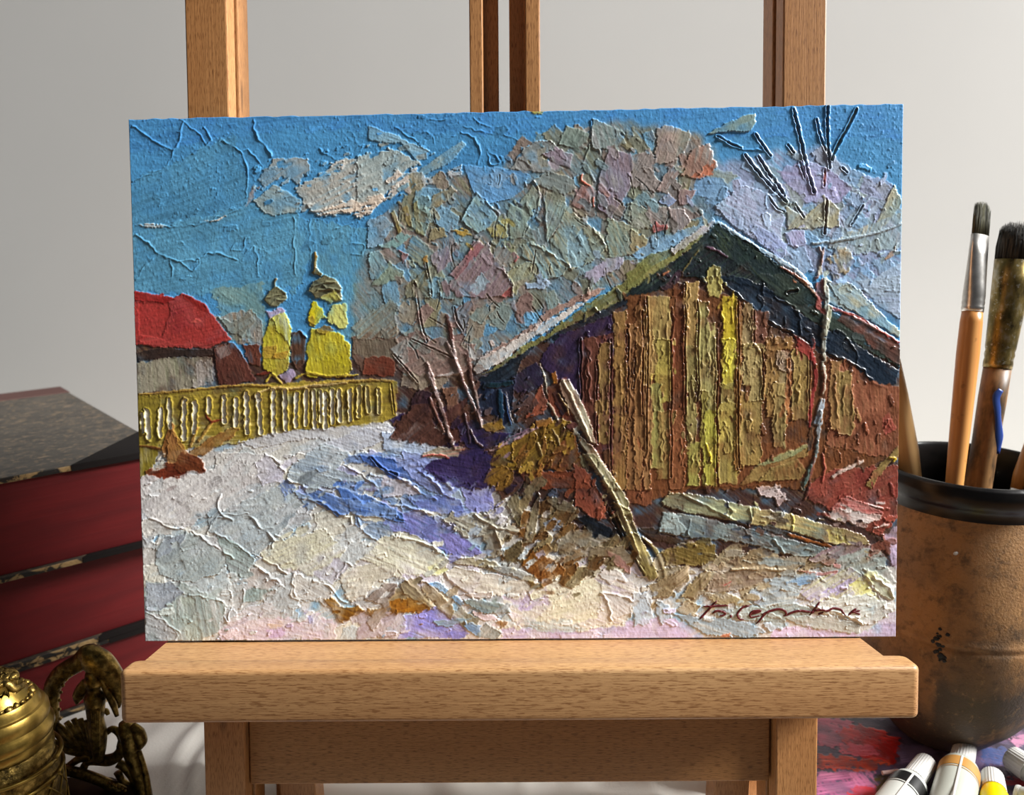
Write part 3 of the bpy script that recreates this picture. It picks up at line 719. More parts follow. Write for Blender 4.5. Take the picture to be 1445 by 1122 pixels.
def stroke(P, cols, a=0.0, h=0.18, r=0.25, g=1.5, d=0.0, s=0.5, k=0.5, e=None, soft=0.0, w=.5):
    """one patch of paint. a streak direction, h thickness mm, r edge ridge mm, g ragged edge px, d dryness, s streak contrast, k keep of the relief below"""
    P = np.array(P, float)
    pad = 6+g*2+soft*2
    i0 = max(0, int((P[:, 0].min()-pad-PX0)*PS)); i1 = min(NX, int((P[:, 0].max()+pad-PX0)*PS)+1)
    j0 = max(0, int((P[:, 1].min()-pad-PY0)*PS)); j1 = min(NY, int((P[:, 1].max()+pad-PY0)*PS)+1)
    if i1-i0 < 2 or j1-j0 < 2: return
    X, Y = np.meshgrid(PX0+np.arange(i0, i1)/PS, PY0+np.arange(j0, j1)/PS)
    o = prng.rand(8)*400
    WX = X+g*2.4*((vnoise(X/7+o[0], Y/7+o[1])-.5)+.6*(vnoise(X/2.3+o[1], Y/2.3+o[2])-.5))
    WY = Y+g*2.4*((vnoise(X/7+o[2], Y/7+o[3])-.5)+.6*(vnoise(X/2.3+o[4], Y/2.3+o[0])-.5))
    m = inside(WX, WY, P).astype(np.float32)
    ca, sa = math.cos(math.radians(a)), math.sin(math.radians(a))
    U = X*ca+Y*sa; V = -X*sa+Y*ca
    st = .5*vnoise(U/38+o[4], V/1.7+o[5])+.3*vnoise(U/60+o[5], V/5+o[6])+.2*vnoise(U/12+o[6], V/.9+o[7])
    st = np.clip((st-.5)*2.4+.5, 0, 1)
    if d > 0:
        cov = .55*st+.45*vnoise(X/2.2+o[1], Y/2.2+o[7])
        m *= np.clip((cov-d*.75)*8, 0, 1)
    M = blur(m, 0.7+soft*PS) if soft else blur(m, 0.6)
    low = vnoise(X/26+o[2], Y/26+o[3])
    cs = [hexc(c) for c in cols]
    if len(cs) == 1: c = cs[0][None, None, :]*np.ones(X.shape+(1,), np.float32)
    else:
        f = np.clip((st*.55+low*.75-.15), 0, 1)*(len(cs)-1)
        c = np.zeros(X.shape+(3,), np.float32)
        for q in range(len(cs)): c += cs[q]*np.clip(1-np.abs(f-q), 0, 1)[..., None]
    c = c*(1+(st-.5)[..., None]*.22*s+(low-.5)[..., None]*.10)
    sub = (slice(j0, j1), slice(i0, i1))
    wet = 1-w*np.clip(vnoise(X/15+o[6], Y/15+o[0])*1.9-.75+(st-.5)*.5, 0, 1)          # wet paint picks up what lies below
    A = (M*wet)[..., None]
    pcol[sub] = pcol[sub]*(1-A)+np.clip(c, 0, 255)*A
    B = blur(m, 1.35*PS)
    ed = np.clip((1-B)*1.9-.1, 0, 1)**1.5*M
    ang = prng.rand()*6.28 if e is None else math.radians(e)
    gx = (X-P[:, 0].mean())/(np.ptp(P[:, 0])+1); gy = (Y-P[:, 1].mean())/(np.ptp(P[:, 1])+1)
    side = np.clip(.45+1.2*(gx*math.cos(ang)+gy*math.sin(ang)), .08, 1)
    ed = ed*side*(.35+1.1*np.clip(vnoise(X/9+o[5], Y/9+o[6])*1.5-.3, 0, 1)+.5*vnoise(X/2.5+o[7], Y/2.5))
    old = phgt[sub]
    if k < 1: oldk = blur(old, 1.2)*k+old*0
    else: oldk = old
    new = oldk+h*(.75+.5*low)+(st-.5)*.10*min(1, h*4+.2)*s+.035*(vnoise(X/3.5+o[3], Y/3.5+o[1])-.5)+r*ed
    phgt[sub] = old*(1-M)+new*M
def line(P, w, cols, h=0.4, g=.8, n=None, taper=.35, s=.6, rag=.5):
    """a ridge of paint drawn along P; w is a width or a list of widths"""
    w = w*.85 if not isinstance(w, (list, tuple)) else w; h = h*.85
    n = n or max(8, int(sum(math.dist(P[i], P[i+1]) for i in range(len(P)-1))/3))
    sp = spline(P, n); ws = np.interp(np.linspace(0, 1, n), np.linspace(0, 1, len(w)), w) if isinstance(w, (list, tuple)) else np.full(n, float(w))
    tt = np.linspace(0, 1, n); ws = ws*(1-taper*np.abs(2*tt-1)**4)*(1+rag*(prng.rand(n)-.5))
    T = np.gradient(sp, axis=0); T /= np.linalg.norm(T, axis=1)[:, None]+1e-9; N = np.stack([-T[:, 1], T[:, 0]], 1)
    poly = list(sp+N*ws[:, None]/2)+list((sp-N*ws[:, None]/2)[::-1])
    dv = sp[-1]-sp[0]
    stroke(poly, cols, math.degrees(math.atan2(dv[1], dv[0])), h, h*.3, g, s=s, k=.9, w=.25)
def groove(P, w, col, depth=.35, lip=.25, n=None, mixc=.8):
    """a cut through wet paint with raised lips"""
    n = n or max(6, int(sum(math.dist(P[i], P[i+1]) for i in range(len(P)-1))/2.5)); sp = spline(P, n)
    pad = w*2+6
    i0 = max(0, int((sp[:, 0].min()-pad-PX0)*PS)); i1 = min(NX, int((sp[:, 0].max()+pad-PX0)*PS)+1)
    j0 = max(0, int((sp[:, 1].min()-pad-PY0)*PS)); j1 = min(NY, int((sp[:, 1].max()+pad-PY0)*PS)+1)
    if i1-i0 < 2 or j1-j0 < 2: return
    X, Y = np.meshgrid(PX0+np.arange(i0, i1)/PS, PY0+np.arange(j0, j1)/PS)
    D = np.full(X.shape, 1e9)
    for q in range(n-1):
        ax, ay = sp[q]; bx_, by_ = sp[q+1]; L2 = (bx_-ax)**2+(by_-ay)**2+1e-9
        u = np.clip(((X-ax)*(bx_-ax)+(Y-ay)*(by_-ay))/L2, 0, 1)
        D = np.minimum(D, (X-ax-u*(bx_-ax))**2+(Y-ay-u*(by_-ay))**2)
    D = np.sqrt(D)+(vnoise(X/4, Y/4)-.5)*w*.5
    hw_ = w/2
    core = np.clip(1-(D/hw_)**2, 0, 1); lipm = np.exp(-((D-hw_-.7)/.85)**2)*(.4+vnoise(X/6+9, Y/6+5))
    sub = (slice(j0, j1), slice(i0, i1))
    phgt[sub] += lip*lipm-depth*core
    if col:
        f = (np.clip(core*1.6, 0, 1)*mixc)[..., None]; pcol[sub] = pcol[sub]*(1-f)+hexc(col)*f
def ridge(P, w=1.6, h=.22, n=None, seg=.75):
    """thin raised knife edge of paint, colour of the paint below"""
    n = n or max(6, int(sum(math.dist(P[i], P[i+1]) for i in range(len(P)-1))/2.5)); sp = spline(P, n)
    pad = 8
    i0 = max(0, int((sp[:, 0].min()-pad-PX0)*PS)); i1 = min(NX, int((sp[:, 0].max()+pad-PX0)*PS)+1)
    j0 = max(0, int((sp[:, 1].min()-pad-PY0)*PS)); j1 = min(NY, int((sp[:, 1].max()+pad-PY0)*PS)+1)
    if i1-i0 < 2 or j1-j0 < 2: return
    X, Y = np.meshgrid(PX0+np.arange(i0, i1)/PS, PY0+np.arange(j0, j1)/PS)
    X = X+(vnoise(X/6, Y/6)-.5)*4; Y = Y+(vnoise(X/6+70, Y/6+30)-.5)*4
    D = np.full(X.shape, 1e9)
    for q in range(n-1):
        ax, ay = sp[q]; bx_, by_ = sp[q+1]; L2 = (bx_-ax)**2+(by_-ay)**2+1e-9
        u = np.clip(((X-ax)*(bx_-ax)+(Y-ay)*(by_-ay))/L2, 0, 1)
        D = np.minimum(D, (X-ax-u*(bx_-ax))**2+(Y-ay-u*(by_-ay))**2)
    o = prng.rand(2)*99
    phgt[j0:j1, i0:i1] += .8*h*np.exp(-D/(w*w*.32))*np.clip(.25+1.3*vnoise(X/11+o[0], Y/11+o[1]), .1, 1.3)
TILE = {'0': (0, 0, 1.0), '1': (170, 140, 3.905), '2': (520, 140, 3.803), '3': (890, 130, 3.6125), '4': (180, 400, 3.803), '5': (540, 400, 3.803),
        '6': (900, 390, 3.705), '7': (180, 640, 3.803), '8': (540, 640, 3.803), '9': (900, 640, 3.705)}
def paint(spec):
    for ln in spec.strip().splitlines():
        ln = ln.strip()
        if not ln or ln[0] == '#': continue
        head, pts = ln.split(':'); w = head.split(); ox, oy, sc_ = TILE[w[0]]
        P = [(ox+float(p.split(',')[0])/sc_, oy+float(p.split(',')[1])/sc_) for p in pts.split()]
        kw = {q[0]: float(q[1:]) for q in w[3:]}
        if w[1] == 'P': stroke(P, w[2].split('/'), **kw)
        elif w[1] == 'L':
            ww = kw.pop('w', 3.0); line(P, ww, w[2].split('/'), **{k: v for k, v in kw.items() if k in 'hgs'})
        elif w[1] == 'K': groove(P, kw.get('w', 3.0), None if w[2] == '-' else w[2], kw.get('h', .35), kw.get('r', .25))
        elif w[1] == 'R': ridge(P, kw.get('w', 1.6), kw.get('h', .22))
def dabs(poly, n, size, cols, ang, spread=30, asp=(.4, .8), h=.16, r=.22, g=1.6, d=0.0, seed=1, s=.5):
    """loose knife dabs filling a region"""
    global prng
    keep = prng; prng = np.random.RandomState(seed)
    P = np.array(poly, float); lo, hi = P.min(0), P.max(0); c = 0; tries = 0
    while c < n and tries < n*30:
        tries += 1
        x, y = lo+prng.rand(2)*(hi-lo)
        if not inside(np.array([[x]]), np.array([[y]]), poly)[0, 0]: continue
        c += 1
        L = size*(.6+.8*prng.rand()); wd = L*(asp[0]+(asp[1]-asp[0])*prng.rand()); a = math.radians(ang+spread*(prng.rand()-.5)*2)
        q = []
        for u, v in ((-.5, -.5), (0, -.55), (.5, -.42), (.56, 0), (.5, .45), (0, .5), (-.5, .48)):
            u2, v2 = L*(u+.12*(prng.rand()-.5)), wd*(v+.2*(prng.rand()-.5))
            q.append((x+u2*math.cos(a)-v2*math.sin(a), y+u2*math.sin(a)+v2*math.cos(a)))
        k1 = cols[prng.randint(len(cols))]; k2 = cols[prng.randint(len(cols))]
        stroke(q, [k1, k2] if prng.rand() < .5 else [k1], math.degrees(a), h*(.6+.8*prng.rand()), r*(.5+prng.rand()), g, d=d, s=s)
    prng = keep

def crumbs(n, poly, size, seed, ang=None, reach=16, h=.22, asp=(.25, .6)):
    """small knife dabs that drag neighbouring colour about"""
    global prng
    keep = prng; prng = np.random.RandomState(seed)
    P = np.array(poly, float); lo, hi = P.min(0), P.max(0); c = 0
    while c < n:
        x, y = lo+prng.rand(2)*(hi-lo)
        if not inside(np.array([[x]]), np.array([[y]]), poly)[0, 0]: c += .2; continue
        c += 1
        a = math.radians((ang if ang is not None else prng.rand()*180)+40*(prng.rand()-.5))
        q = reach*(.4+prng.rand()); b = prng.rand()*6.28
        u_, v_ = int(np.clip((x+q*math.cos(b)-PX0)*PS, 0, NX-1)), int(np.clip((y+q*math.sin(b)-PY0)*PS, 0, NY-1))
        col = np.clip(pcol[v_, u_]*(.86+.28*prng.rand()), 0, 255)
        L = size*(.4+1.2*prng.rand()**2); wd = L*(asp[0]+(asp[1]-asp[0])*prng.rand())
        pts = [(x+L*u*math.cos(a)-wd*v*math.sin(a), y+L*u*math.sin(a)+wd*v*math.cos(a)) for u, v in ((-.5, -.3), (-.1, -.55), (.45, -.4), (.55, .2), (.2, .5), (-.45, .4))]
        stroke(pts, [col], math.degrees(a), h*(.4+prng.rand()), h*(.5+1.5*prng.rand()), 1.2, s=.7, w=.6)
    prng = keep

def tint(poly, mul):
    """shift the pigment of a region"""
    X, Y = np.meshgrid(PX0+np.arange(NX)/PS, PY0+np.arange(NY)/PS)
    m = blur(inside(X, Y, poly).astype(np.float32), 10)[..., None]
    pcol[:] = np.clip(pcol*(1-m+m*np.array(mul, np.float32)), 0, 255)
# ---- ground and sky
stroke([(160, 130), (1290, 130), (1290, 920), (160, 920)], ['529bd2', '5299cc'], 5, .1, 0, 0, s=.3, k=0, w=0)
paint('''
0 P 468cca/529ad4/4486c6 a-8 h.06 r.06 g4 s.5 :170,140 560,140 1290,140 1290,200 900,190 640,190 420,180 170,220
0 P 5393bb/5b9cc4 a-20 h.08 r.12 g3 :180,260 330,190 360,290 290,330 185,330
0 P 5c9cc0/62a2c4 a-15 h.1 r.15 g3 :182,330 350,290 420,300 430,400 330,420 186,410
0 P 6aa5bf/5f9fc2 a80 h.08 r.1 g3 :415,310 450,310 540,330 540,480 480,480 440,360 410,420
0 P 74a9b8/7fa8ac a70 h.08 r.1 g4 :500,400 560,380 560,540 500,540
0 P 78a6ae/8aa8a4 a30 h.08 r.12 g4 :300,410 370,400 380,480 320,480
1 R - h.35 w2.0 :70,150 180,220 300,275 350,130
1 R - h.3 :300,275 250,370 70,450
1 R - h.3 :330,110 440,200 470,250
1 R - h.35 w1.9 :460,150 500,220 470,255 400,300
1 R - h.45 w2.2 :735,120 740,180 800,260 835,310
1 R - h.35 :560,225 660,290 690,360 700,430 690,540
1 R - h.3 :660,300 710,280 760,350 790,395
1 R - h.3 :700,570 640,610 450,680 350,700 80,695
1 R - h.45 w2.2 :80,750 150,790 230,860 330,890 440,885
1 R - h.3 :330,890 400,950 460,860 540,850 640,880
1 R - h.25 :690,850 730,810 755,880 760,960
1 R - h.25 :280,890 285,970 240,1000
1 R - h.25 :955,650 960,800 960,960
1 R - h.25 :1045,660 1045,800 1050,960
1 R - h.2 :1180,720 1260,690 1310,680 1280,740 1200,760
1 R - h.2 :1270,800 1340,800 1330,850 1280,850
1 R - h.3 :1350,850 1380,930 1390,1020
1 R - h.2 :690,760 670,830 610,830 640,790
1 R - h.3 :85,990 140,920 180,880
1 R - h.3 :1100,280 1180,330 1230,335
2 R - h.35 w2 :500,180 570,210 600,290 590,350
2 R - h.3 :510,150 700,190 820,225
2 R - h.4 w2 :640,270 700,320 700,350 650,350 640,270
2 R - h.3 :150,150 260,230 330,290
2 R - h.3 :330,110 400,110 460,80
2 R - h.25 :290,180 340,190 350,240
2 R - h.2 :560,100 600,130 660,150
0 P d8c040/b8a040 a20 h.2 r.1 d.4 :745,154 768,154 766,163 752,161
''')
# ---- thin underpainting of the thicket, ground and barn
stroke([(550, 300), (600, 250), (700, 240), (770, 195), (870, 170), (990, 190), (1020, 240), (1010, 310), (900, 395), (760, 445), (690, 520), (620, 545), (500, 540), (500, 400)], ['8c8c7c', '88a0a8', '948478', '908a70'], 50, .1, .1, 6, s=.6, k=.6, soft=3)
stroke([(1000, 240), (1080, 215), (1160, 210), (1240, 260), (1275, 330), (1275, 460), (1150, 390), (1010, 312)], ['94b0d4', '98a8c8', '9aa6c8', '8cb0cc'], 40, .1, .1, 6, s=.6, k=.6, soft=3)
stroke([(180, 478), (325, 482), (340, 512), (500, 508), (620, 500), (690, 520), (1000, 330), (1275, 520), (1275, 800), (900, 830), (700, 760), (600, 640), (450, 600), (185, 650)], ['54382a', '48302c', '644a34'], 40, .1, .1, 3, s=.5, k=.4)
stroke([(180, 615), (400, 590), (560, 580), (650, 600), (660, 720), (185, 720)], ['d0ccc8', 'd6d2cc'], -10, .1, .1, 3, k=.4)
# ---- cloud
paint('''
1 P a9adab/9ba6a9 a-30 h.25 r.3 g2 :760,450 790,400 850,330 1030,325 1050,390 980,465 880,425 800,480
1 P 9fb2b4/a8b4b0 a20 h.25 r.35 g1.5 :735,560 850,470 1000,560 990,610 940,630 830,640 760,600
1 P b0bdbb/c2beb4/9fb4ba a-25 h.3 r.3 g2.5 :1030,600 960,490 1100,420 1180,350 1250,330 1445,290 1445,540 1300,600 1180,640 1080,630
2 P a8babb/b6bcb6 a-25 h.3 r.25 g2.5 :0,290 130,265 250,330 290,350 200,380 150,460 60,530 0,570 -60,560 -60,300
2 P a6bcbc/98b4bc a-32 h.3 r.35 g1 :270,385 500,220 522,248 440,340 300,410
2 P 8fb8d0/9cbcc8 a20 h.3 r.3 g1.5 :0,140 160,200 330,280 260,330 180,240 0,220
2 P e6d2be/f0e4d6/d8bca4 a-40 h.35 r.4 g2.5 d.25 :150,370 200,395 250,370 310,420 380,425 385,460 280,460 200,480 140,520 60,560 0,620 -40,610 0,570 100,520
1 P ead9c8/e0cdb8 a-10 h.35 r.35 g2.5 d.35 :1040,620 1180,595 1270,555 1350,560 1445,520 1445,560 1390,610 1320,655 1240,625 1100,640
1 P e2d4c4/d0ccc6 a-30 h.3 r.3 g2 d.45 :1150,350 1200,340 1250,345 1230,380 1160,390
1 P e2d4c4 a-20 h.25 r.3 g1.5 d.4 :450,680 560,650 600,640 540,670
1 P ddd3c8 a0 h.25 r.3 g1.5 d.45 :90,690 200,685 260,700 150,705
2 P e4dcd4/c8d0d4 a0 h.3 r.3 g2 d.3 :415,390 500,350 505,410 430,415
1 P b0a0a0/9aa0a8 a-70 h.1 r.1 g2 d.4 :690,600 720,500 745,460 740,540
''')
# ---- thicket of bare trees: loose dabs first, then the single patches
dabs([(560, 260), (700, 250), (760, 200), (900, 180), (1010, 230), (1000, 320), (900, 390), (760, 440), (650, 520), (560, 520), (540, 400)], 150, 34,
     ['93967f', '86a2a8', '968478', '9a9070', '7fb0cc', '8c8c78', '9a8880', '88a0a4', '74acd0'], 60, 45, seed=5)
dabs([(570, 420), (720, 400), (760, 430), (650, 520), (590, 560), (560, 500)], 50, 30, ['a08f7c', '9c8478', 'a89a84', '8f9c94', '9a7a70'], -50, 40, seed=6)
dabs([(1000, 260), (1130, 200), (1265, 260), (1268, 440), (1140, 390), (1020, 310)], 70, 34, ['98b4d4', 'a4aed0', '8cb0d0', 'a0a8b8', '9caaa4', '84b0d8'], 35, 40, seed=7)
paint('''
2 P 8f9f92/9aa49a a-60 h.3 r.35 g1.2 :1015,245 1060,140 1185,185 1165,235 1110,262
2 P 93a8a2/a09c98 a70 h.35 r.5 g1.5 e180 :1195,265 1200,100 1260,125 1345,170 1385,235 1300,270 1220,270
2 P a89096/9a90a0/a5a09c a80 h.35 r.4 g1.5 :1285,270 1400,290 1425,330 1400,480 1300,640 1225,590 1240,420
2 P 8f9692/a4a09a a-20 h.35 r.5 g1.5 e-90 :760,380 830,260 900,230 980,220 1010,260 930,310 1000,350 1060,370 1000,400 870,390
2 P 9c929c/a08c96 a30 h.3 r.5 g1 :930,300 1020,265 1095,300 1080,370 1000,345
2 P 8f9892/9aa09a a20 h.3 r.4 g1.5 :880,440 960,390 1100,430 1110,490 1050,520 960,480
2 P b87a6a/a88e8c a-60 h.3 r.35 g1.2 :1080,565 1140,460 1195,475 1190,580 1130,590
2 L d86c54 w3 h.4 :1150,400 1145,440 1185,465 1205,500 1205,580
2 P 76addc/6fa6d6 a30 h.2 r.4 g1 e90 :510,350 860,392 820,500 740,545 640,560 560,500
2 P b0c0cc/8fb4d4 a-35 h.12 r.1 g2 d.35 :600,440 690,380 770,410 690,480
2 P b09c74/a39a80 a-40 h.35 r.4 g1.5 :325,585 350,510 440,470 480,490 430,540 370,580
2 P 92bad0/86b0c8 a25 h.3 r.35 g1.5 :355,620 400,580 490,630 480,670 430,715 360,680
2 P a6a582/9aa88c a-30 h.2 r.25 g1.5 :640,650 720,620 750,640 740,740 670,740
2 P 8fbedc/a2b4a0 a50 h.35 r.55 g1.2 e180 :498,655 580,500 640,560 700,640 640,690 580,720
2 P c2b060/b5ad78 a-80 h.25 r.3 g2 d.3 :640,700 740,640 748,740 670,740
2 P a0a88e/92aca8 a80 h.3 r.4 g1 :745,620 760,560 830,600 870,620 830,740 760,755
2 P a6a68e/9aac9e a-60 h.3 r.4 g1 :810,560 880,460 915,500 920,570 860,610
2 P a8a88e/94b2b4 a-70 h.3 r.45 g1 e0 :950,490 1060,560 1040,650 960,760 945,620
2 P 9ab8c0/a6aa90/a8a084 a55 h.35 r.5 g1.5 e0 :975,770 1060,590 1150,640 1250,740 1280,800 1150,900 1080,910 1010,800
2 P 9fc0cc/98b8c0 a55 h.08 r.05 g3 :1060,780 1140,700 1200,790 1150,890 1080,890
2 P a6a88c/8fb6c0/b0a480 a60 h.35 r.5 g1.5 e0 :830,780 880,770 970,820 1080,910 1020,960 920,970 880,880 800,830
2 P b4a878/a5ac98 a-60 h.3 r.4 g1.5 :740,930 840,870 900,890 920,950 820,1000 780,1060 770,990
2 P a98f88/9c8288/a59a8c a-55 h.35 r.45 g2 e0 :560,760 640,780 700,880 760,960 770,1010 720,1060 600,1065 480,1060 420,1000 520,880
2 P c8645c/b06060 a-30 h.2 r.3 g1.5 :705,1055 768,1010 778,1060
2 P a0656c/b07a78 a-48 h.25 r.3 g1.5 :430,940 590,770 620,790 470,965
2 P bccad0/a5bcc8 a-60 h.2 r.2 g2.5 d.2 :550,1000 620,920 655,980 600,1045 560,1040
2 P 8f8866/9c9070 a-60 h.25 r.35 g1.5 :200,1000 330,900 335,1065 200,1065
2 P 92a596/9aa890 a-50 h.3 r.3 g1.5 :10,1000 110,870 190,930 180,960 60,1000
2 P a89a74 a-40 h.3 r.3 g1.2 :330,700 400,690 425,740 320,765
2 P 93b4b4/9aac9c a85 h.25 r.3 g1.2 :250,520 330,520 330,640 300,740 230,690
2 P a29a6c/8f8a60 a80 h.3 r.3 g.8 :240,560 262,545 275,640 300,735 255,720
2 P a8935f a80 h.3 r.3 g.8 :182,590 210,570 240,690 212,680
2 P 9f8c54 a75 h.35 r.35 g.6 :120,610 140,598 180,710 162,728
2 P 82accc/98b8cc a-40 h.25 r.3 g2 :0,650 80,630 130,680 60,790 0,800
2 P 92b4ae a-30 h.25 r.3 g1.5 :50,800 180,720 240,730 150,800
2 P 88b6cc/92b8b8 a60 h.3 r.35 g1.5 :0,830 60,820 110,900 60,960 10,970
2 P c0bfd0/b8a8ba a-30 h.3 r.3 g1.5 :1150,950 1280,860 1370,840 1360,890 1210,990
2 P aac6de/b8c4d8 a-5 h.3 r.3 g1.5 :840,990 960,965 985,1000 940,1020 840,1018
2 P 94b4b0/a6aa90/b8a07c a65 h.3 r.4 g1.5 :1285,640 1445,690 1445,830 1290,850 1270,760
2 P 9aa69a a20 h.25 r.35 g1.5 :1370,640 1390,560 1445,540 1445,690
2 P 9c90a0/a8948c a-70 h.25 r.3 g1.5 :330,840 420,790 450,870 370,940
2 P b85a5c a40 h.3 r.3 g1 :755,800 810,850 780,880
2 P a8584c a50 h.3 r.3 g1 :160,810 212,835 192,885
2 P c0904c a0 h.3 r.3 g1 :290,855 318,840 322,880 300,885
2 P cfa74c/b8944c a10 h.3 r.3 g1.5 d.2 :440,705 520,690 560,735 500,735
2 P a29288/98a098 a-60 h.25 r.3 g2 :660,800 780,790 800,850 720,900 690,880
2 R - h.4 w2 :500,640 550,560 570,500 640,560 700,620
2 R - h.4 w2 :890,440 920,500 900,620 840,720
2 R - h.35 :945,490 950,640 960,760
2 R - h.4 w2 :1100,590 1200,690 1260,760 1280,810
2 R - h.4 w2 :870,780 960,820 1060,880 1090,920
2 R - h.45 w2 :1190,120 1200,190 1180,260 1160,330
2 K 5c4c3c w2 h.3 r.3 :310,880 330,980 340,1060
2 K 5c4a3a w2 h.3 r.25 :245,980 250,1060
2 R - h.4 w2 :600,740 520,840 410,970
2 R - h.35 :700,900 770,980 775,1060
''')
# ---- right side: lavender thicket, incised branches
paint('''
3 P 8fa8a2/7f9590 a-25 h.5 r.4 g1 :390,218 480,160 600,112 630,110 640,160 600,205 500,200
3 P a5a290/b09c8e/a89088 a-70 h.35 r.45 g2 :120,375 128,200 170,165 290,200 300,250 250,330 180,365
3 P a89c94/a09088 a-60 h.3 r.35 g2 :0,330 90,290 130,340 110,420 160,460 130,510 0,480
3 P b08c82/a59a92 a-60 h.3 r.35 g1.5 :130,505 200,370 270,380 230,450 160,520
3 P b59484/bc8a76/a89c90 a-80 h.4 r.45 g2.2 :260,430 300,290 400,265 440,380 380,430 330,445
3 P d47450/c88064 a-40 h.15 r.2 g2 d.2 :295,430 380,370 430,350 415,420 340,447
3 P a6aa90/a8a498 a40 h.3 r.35 g1.5 :0,560 90,600 110,700 0,690
3 P a8928a/a59c92 a40 h.3 r.4 g1.2 :80,565 190,590 185,690 110,690
3 P d8504c/c8605a a-10 h.3 r.3 g1 :105,685 130,660 150,685 185,670 185,700 110,715
3 P a0b6dc/a8b0d4 a-20 h.3 r.3 g1 :135,560 190,515 238,560 190,588
3 P a88a86 a-70 h.3 r.3 g1.5 :240,500 330,500 300,570 250,580
3 P a59c9c/a49088 a80 h.35 r.45 g1.2 :188,590 270,600 300,660 260,700 215,735
3 P b09c74/a8a480 a50 h.3 r.3 g1.5 :0,700 90,750 60,800 0,810
3 P a4bcd8/b4bad8/a8c0d8 a30 h.3 r.4 g2 :430,580 560,480 700,510 780,640 760,740 830,860 700,790 520,690
3 P c4cccc/b0c0d4 a-30 h.08 r.05 g2 d.3 :640,640 760,600 770,640 660,670
3 P 96acd4/a4b2dc a40 h.25 r.35 g1.5 :600,670 720,720 800,780 770,860 640,760
3 P b2aed6/a8acd4 a10 h.2 r.25 g2 :740,400 880,350 1000,390 1130,490 1060,570 900,565 800,480
3 P b8b090/a8aa94 a-50 h.3 r.35 g1.2 :790,580 880,640 960,570 1000,545 1060,600 1060,690 800,700
3 P aab8d8/b2aed4 a60 h.3 r.3 g1 :780,720 880,700 895,780 830,800
3 P a6bac8/9ab0c0 a-50 h.25 r.3 g1.5 :1050,690 1200,550 1225,540 1100,720
3 P bba47e/b09a72 a80 h.35 r.4 g1.5 :1000,850 1060,790 1110,800 1138,860 1100,935 1010,900
3 P a3b2a2/b0a68c a-60 h.3 r.35 g1.2 e-90 :1240,690 1340,470 1382,560 1330,640 1250,720
3 P a8b6b4/a0b8c4/b4ac94 a-70 h.2 r.25 g2 :1080,730 1380,610 1385,790 1150,830 1020,790
3 P bc8a5e a-40 h.25 r.25 g1.5 d.2 :1285,855 1345,785 1335,840
3 P aec6e0/b8cce4 a-30 h.2 r.25 g1.5 :1210,990 1290,910 1382,870 1382,1020 1250,1010
3 P a8b8b4/9fb0b8 a30 h.25 r.3 g1.5 :1000,960 1110,990 1220,1084 1100,1120 1000,1070
3 P 8cb8d8/98c0e0 a-35 h.25 r.3 g2 :0,830 90,770 240,710 420,640 430,660 230,780 40,860
6 P a2b8bc/a8c4d0/b4b49c a40 h.3 r.4 g1.5 :985,20 1120,40 1240,160 1370,290 1372,330 1240,250 1060,140
6 P aec4d4/b8c8e0 a0 h.2 r.25 g1.5 :1140,20 1370,0 1372,230 1240,140
''')
paint('''
3 K 4c5560 w4.2 h.5 r.5 :828,90 850,180 870,270 895,390 932,510
3 K 46525e w3 h.4 r.4 :945,140 960,210 985,280 1008,330
3 K 39424c w3.5 h.5 r.5 :1003,75 1000,180 1005,290 1012,390
3 K 54584e w4 h.5 r.5 :1150,90 1110,170 1060,260 1022,345
3 K 5e3a3a w3 h.3 r.3 :988,395 984,480
3 K 58443e w3.4 h.4 r.4 :995,545 992,640 985,720
3 K 3d4352 w3.8 h.5 r.5 :580,320 640,400 710,480 790,560
3 K 463f50 w4.2 h.5 r.5 :650,330 700,410 750,480 780,530
3 K 414c5a w3 h.4 r.45 :440,225 510,265 560,285
3 K 414a58 w3.2 h.4 r.45 :635,215 680,285 710,325
3 R - h.5 w2.2 :450,235 560,285 690,300
3 K 3a4450 w3 h.35 r.35 :800,270 830,310
3 K 36424e w3 h.4 r.35 :1075,385 1100,410
3 K 505a68 w2.4 h.35 r.3 :1120,680 1180,580
3 K 4a5262 w2.4 h.35 r.3 :835,570 880,640
3 K 46505c w2 h.3 r.3 :700,530 740,590 780,610
3 K 44505c w3 h.35 r.35 :860,360 885,440
3 P a84a40 a80 h.2 r.2 g.6 :980,420 994,400 990,470 982,470
3 L b8c8d2/90a4b0 w4.5 h.5 :925,772 1000,765 1100,750 1240,722 1380,672
3 L 8a5f52/c0a8a0/6a4038 w4 h.45 :960,790 975,850 955,930 940,1000
3 L a89088/5a3832 w4 h.4 :985,790 965,880 975,960 985,1080
1 P 8c9c98 a0 h.1 r.1 g1 :5,110 45,100 40,125
''')
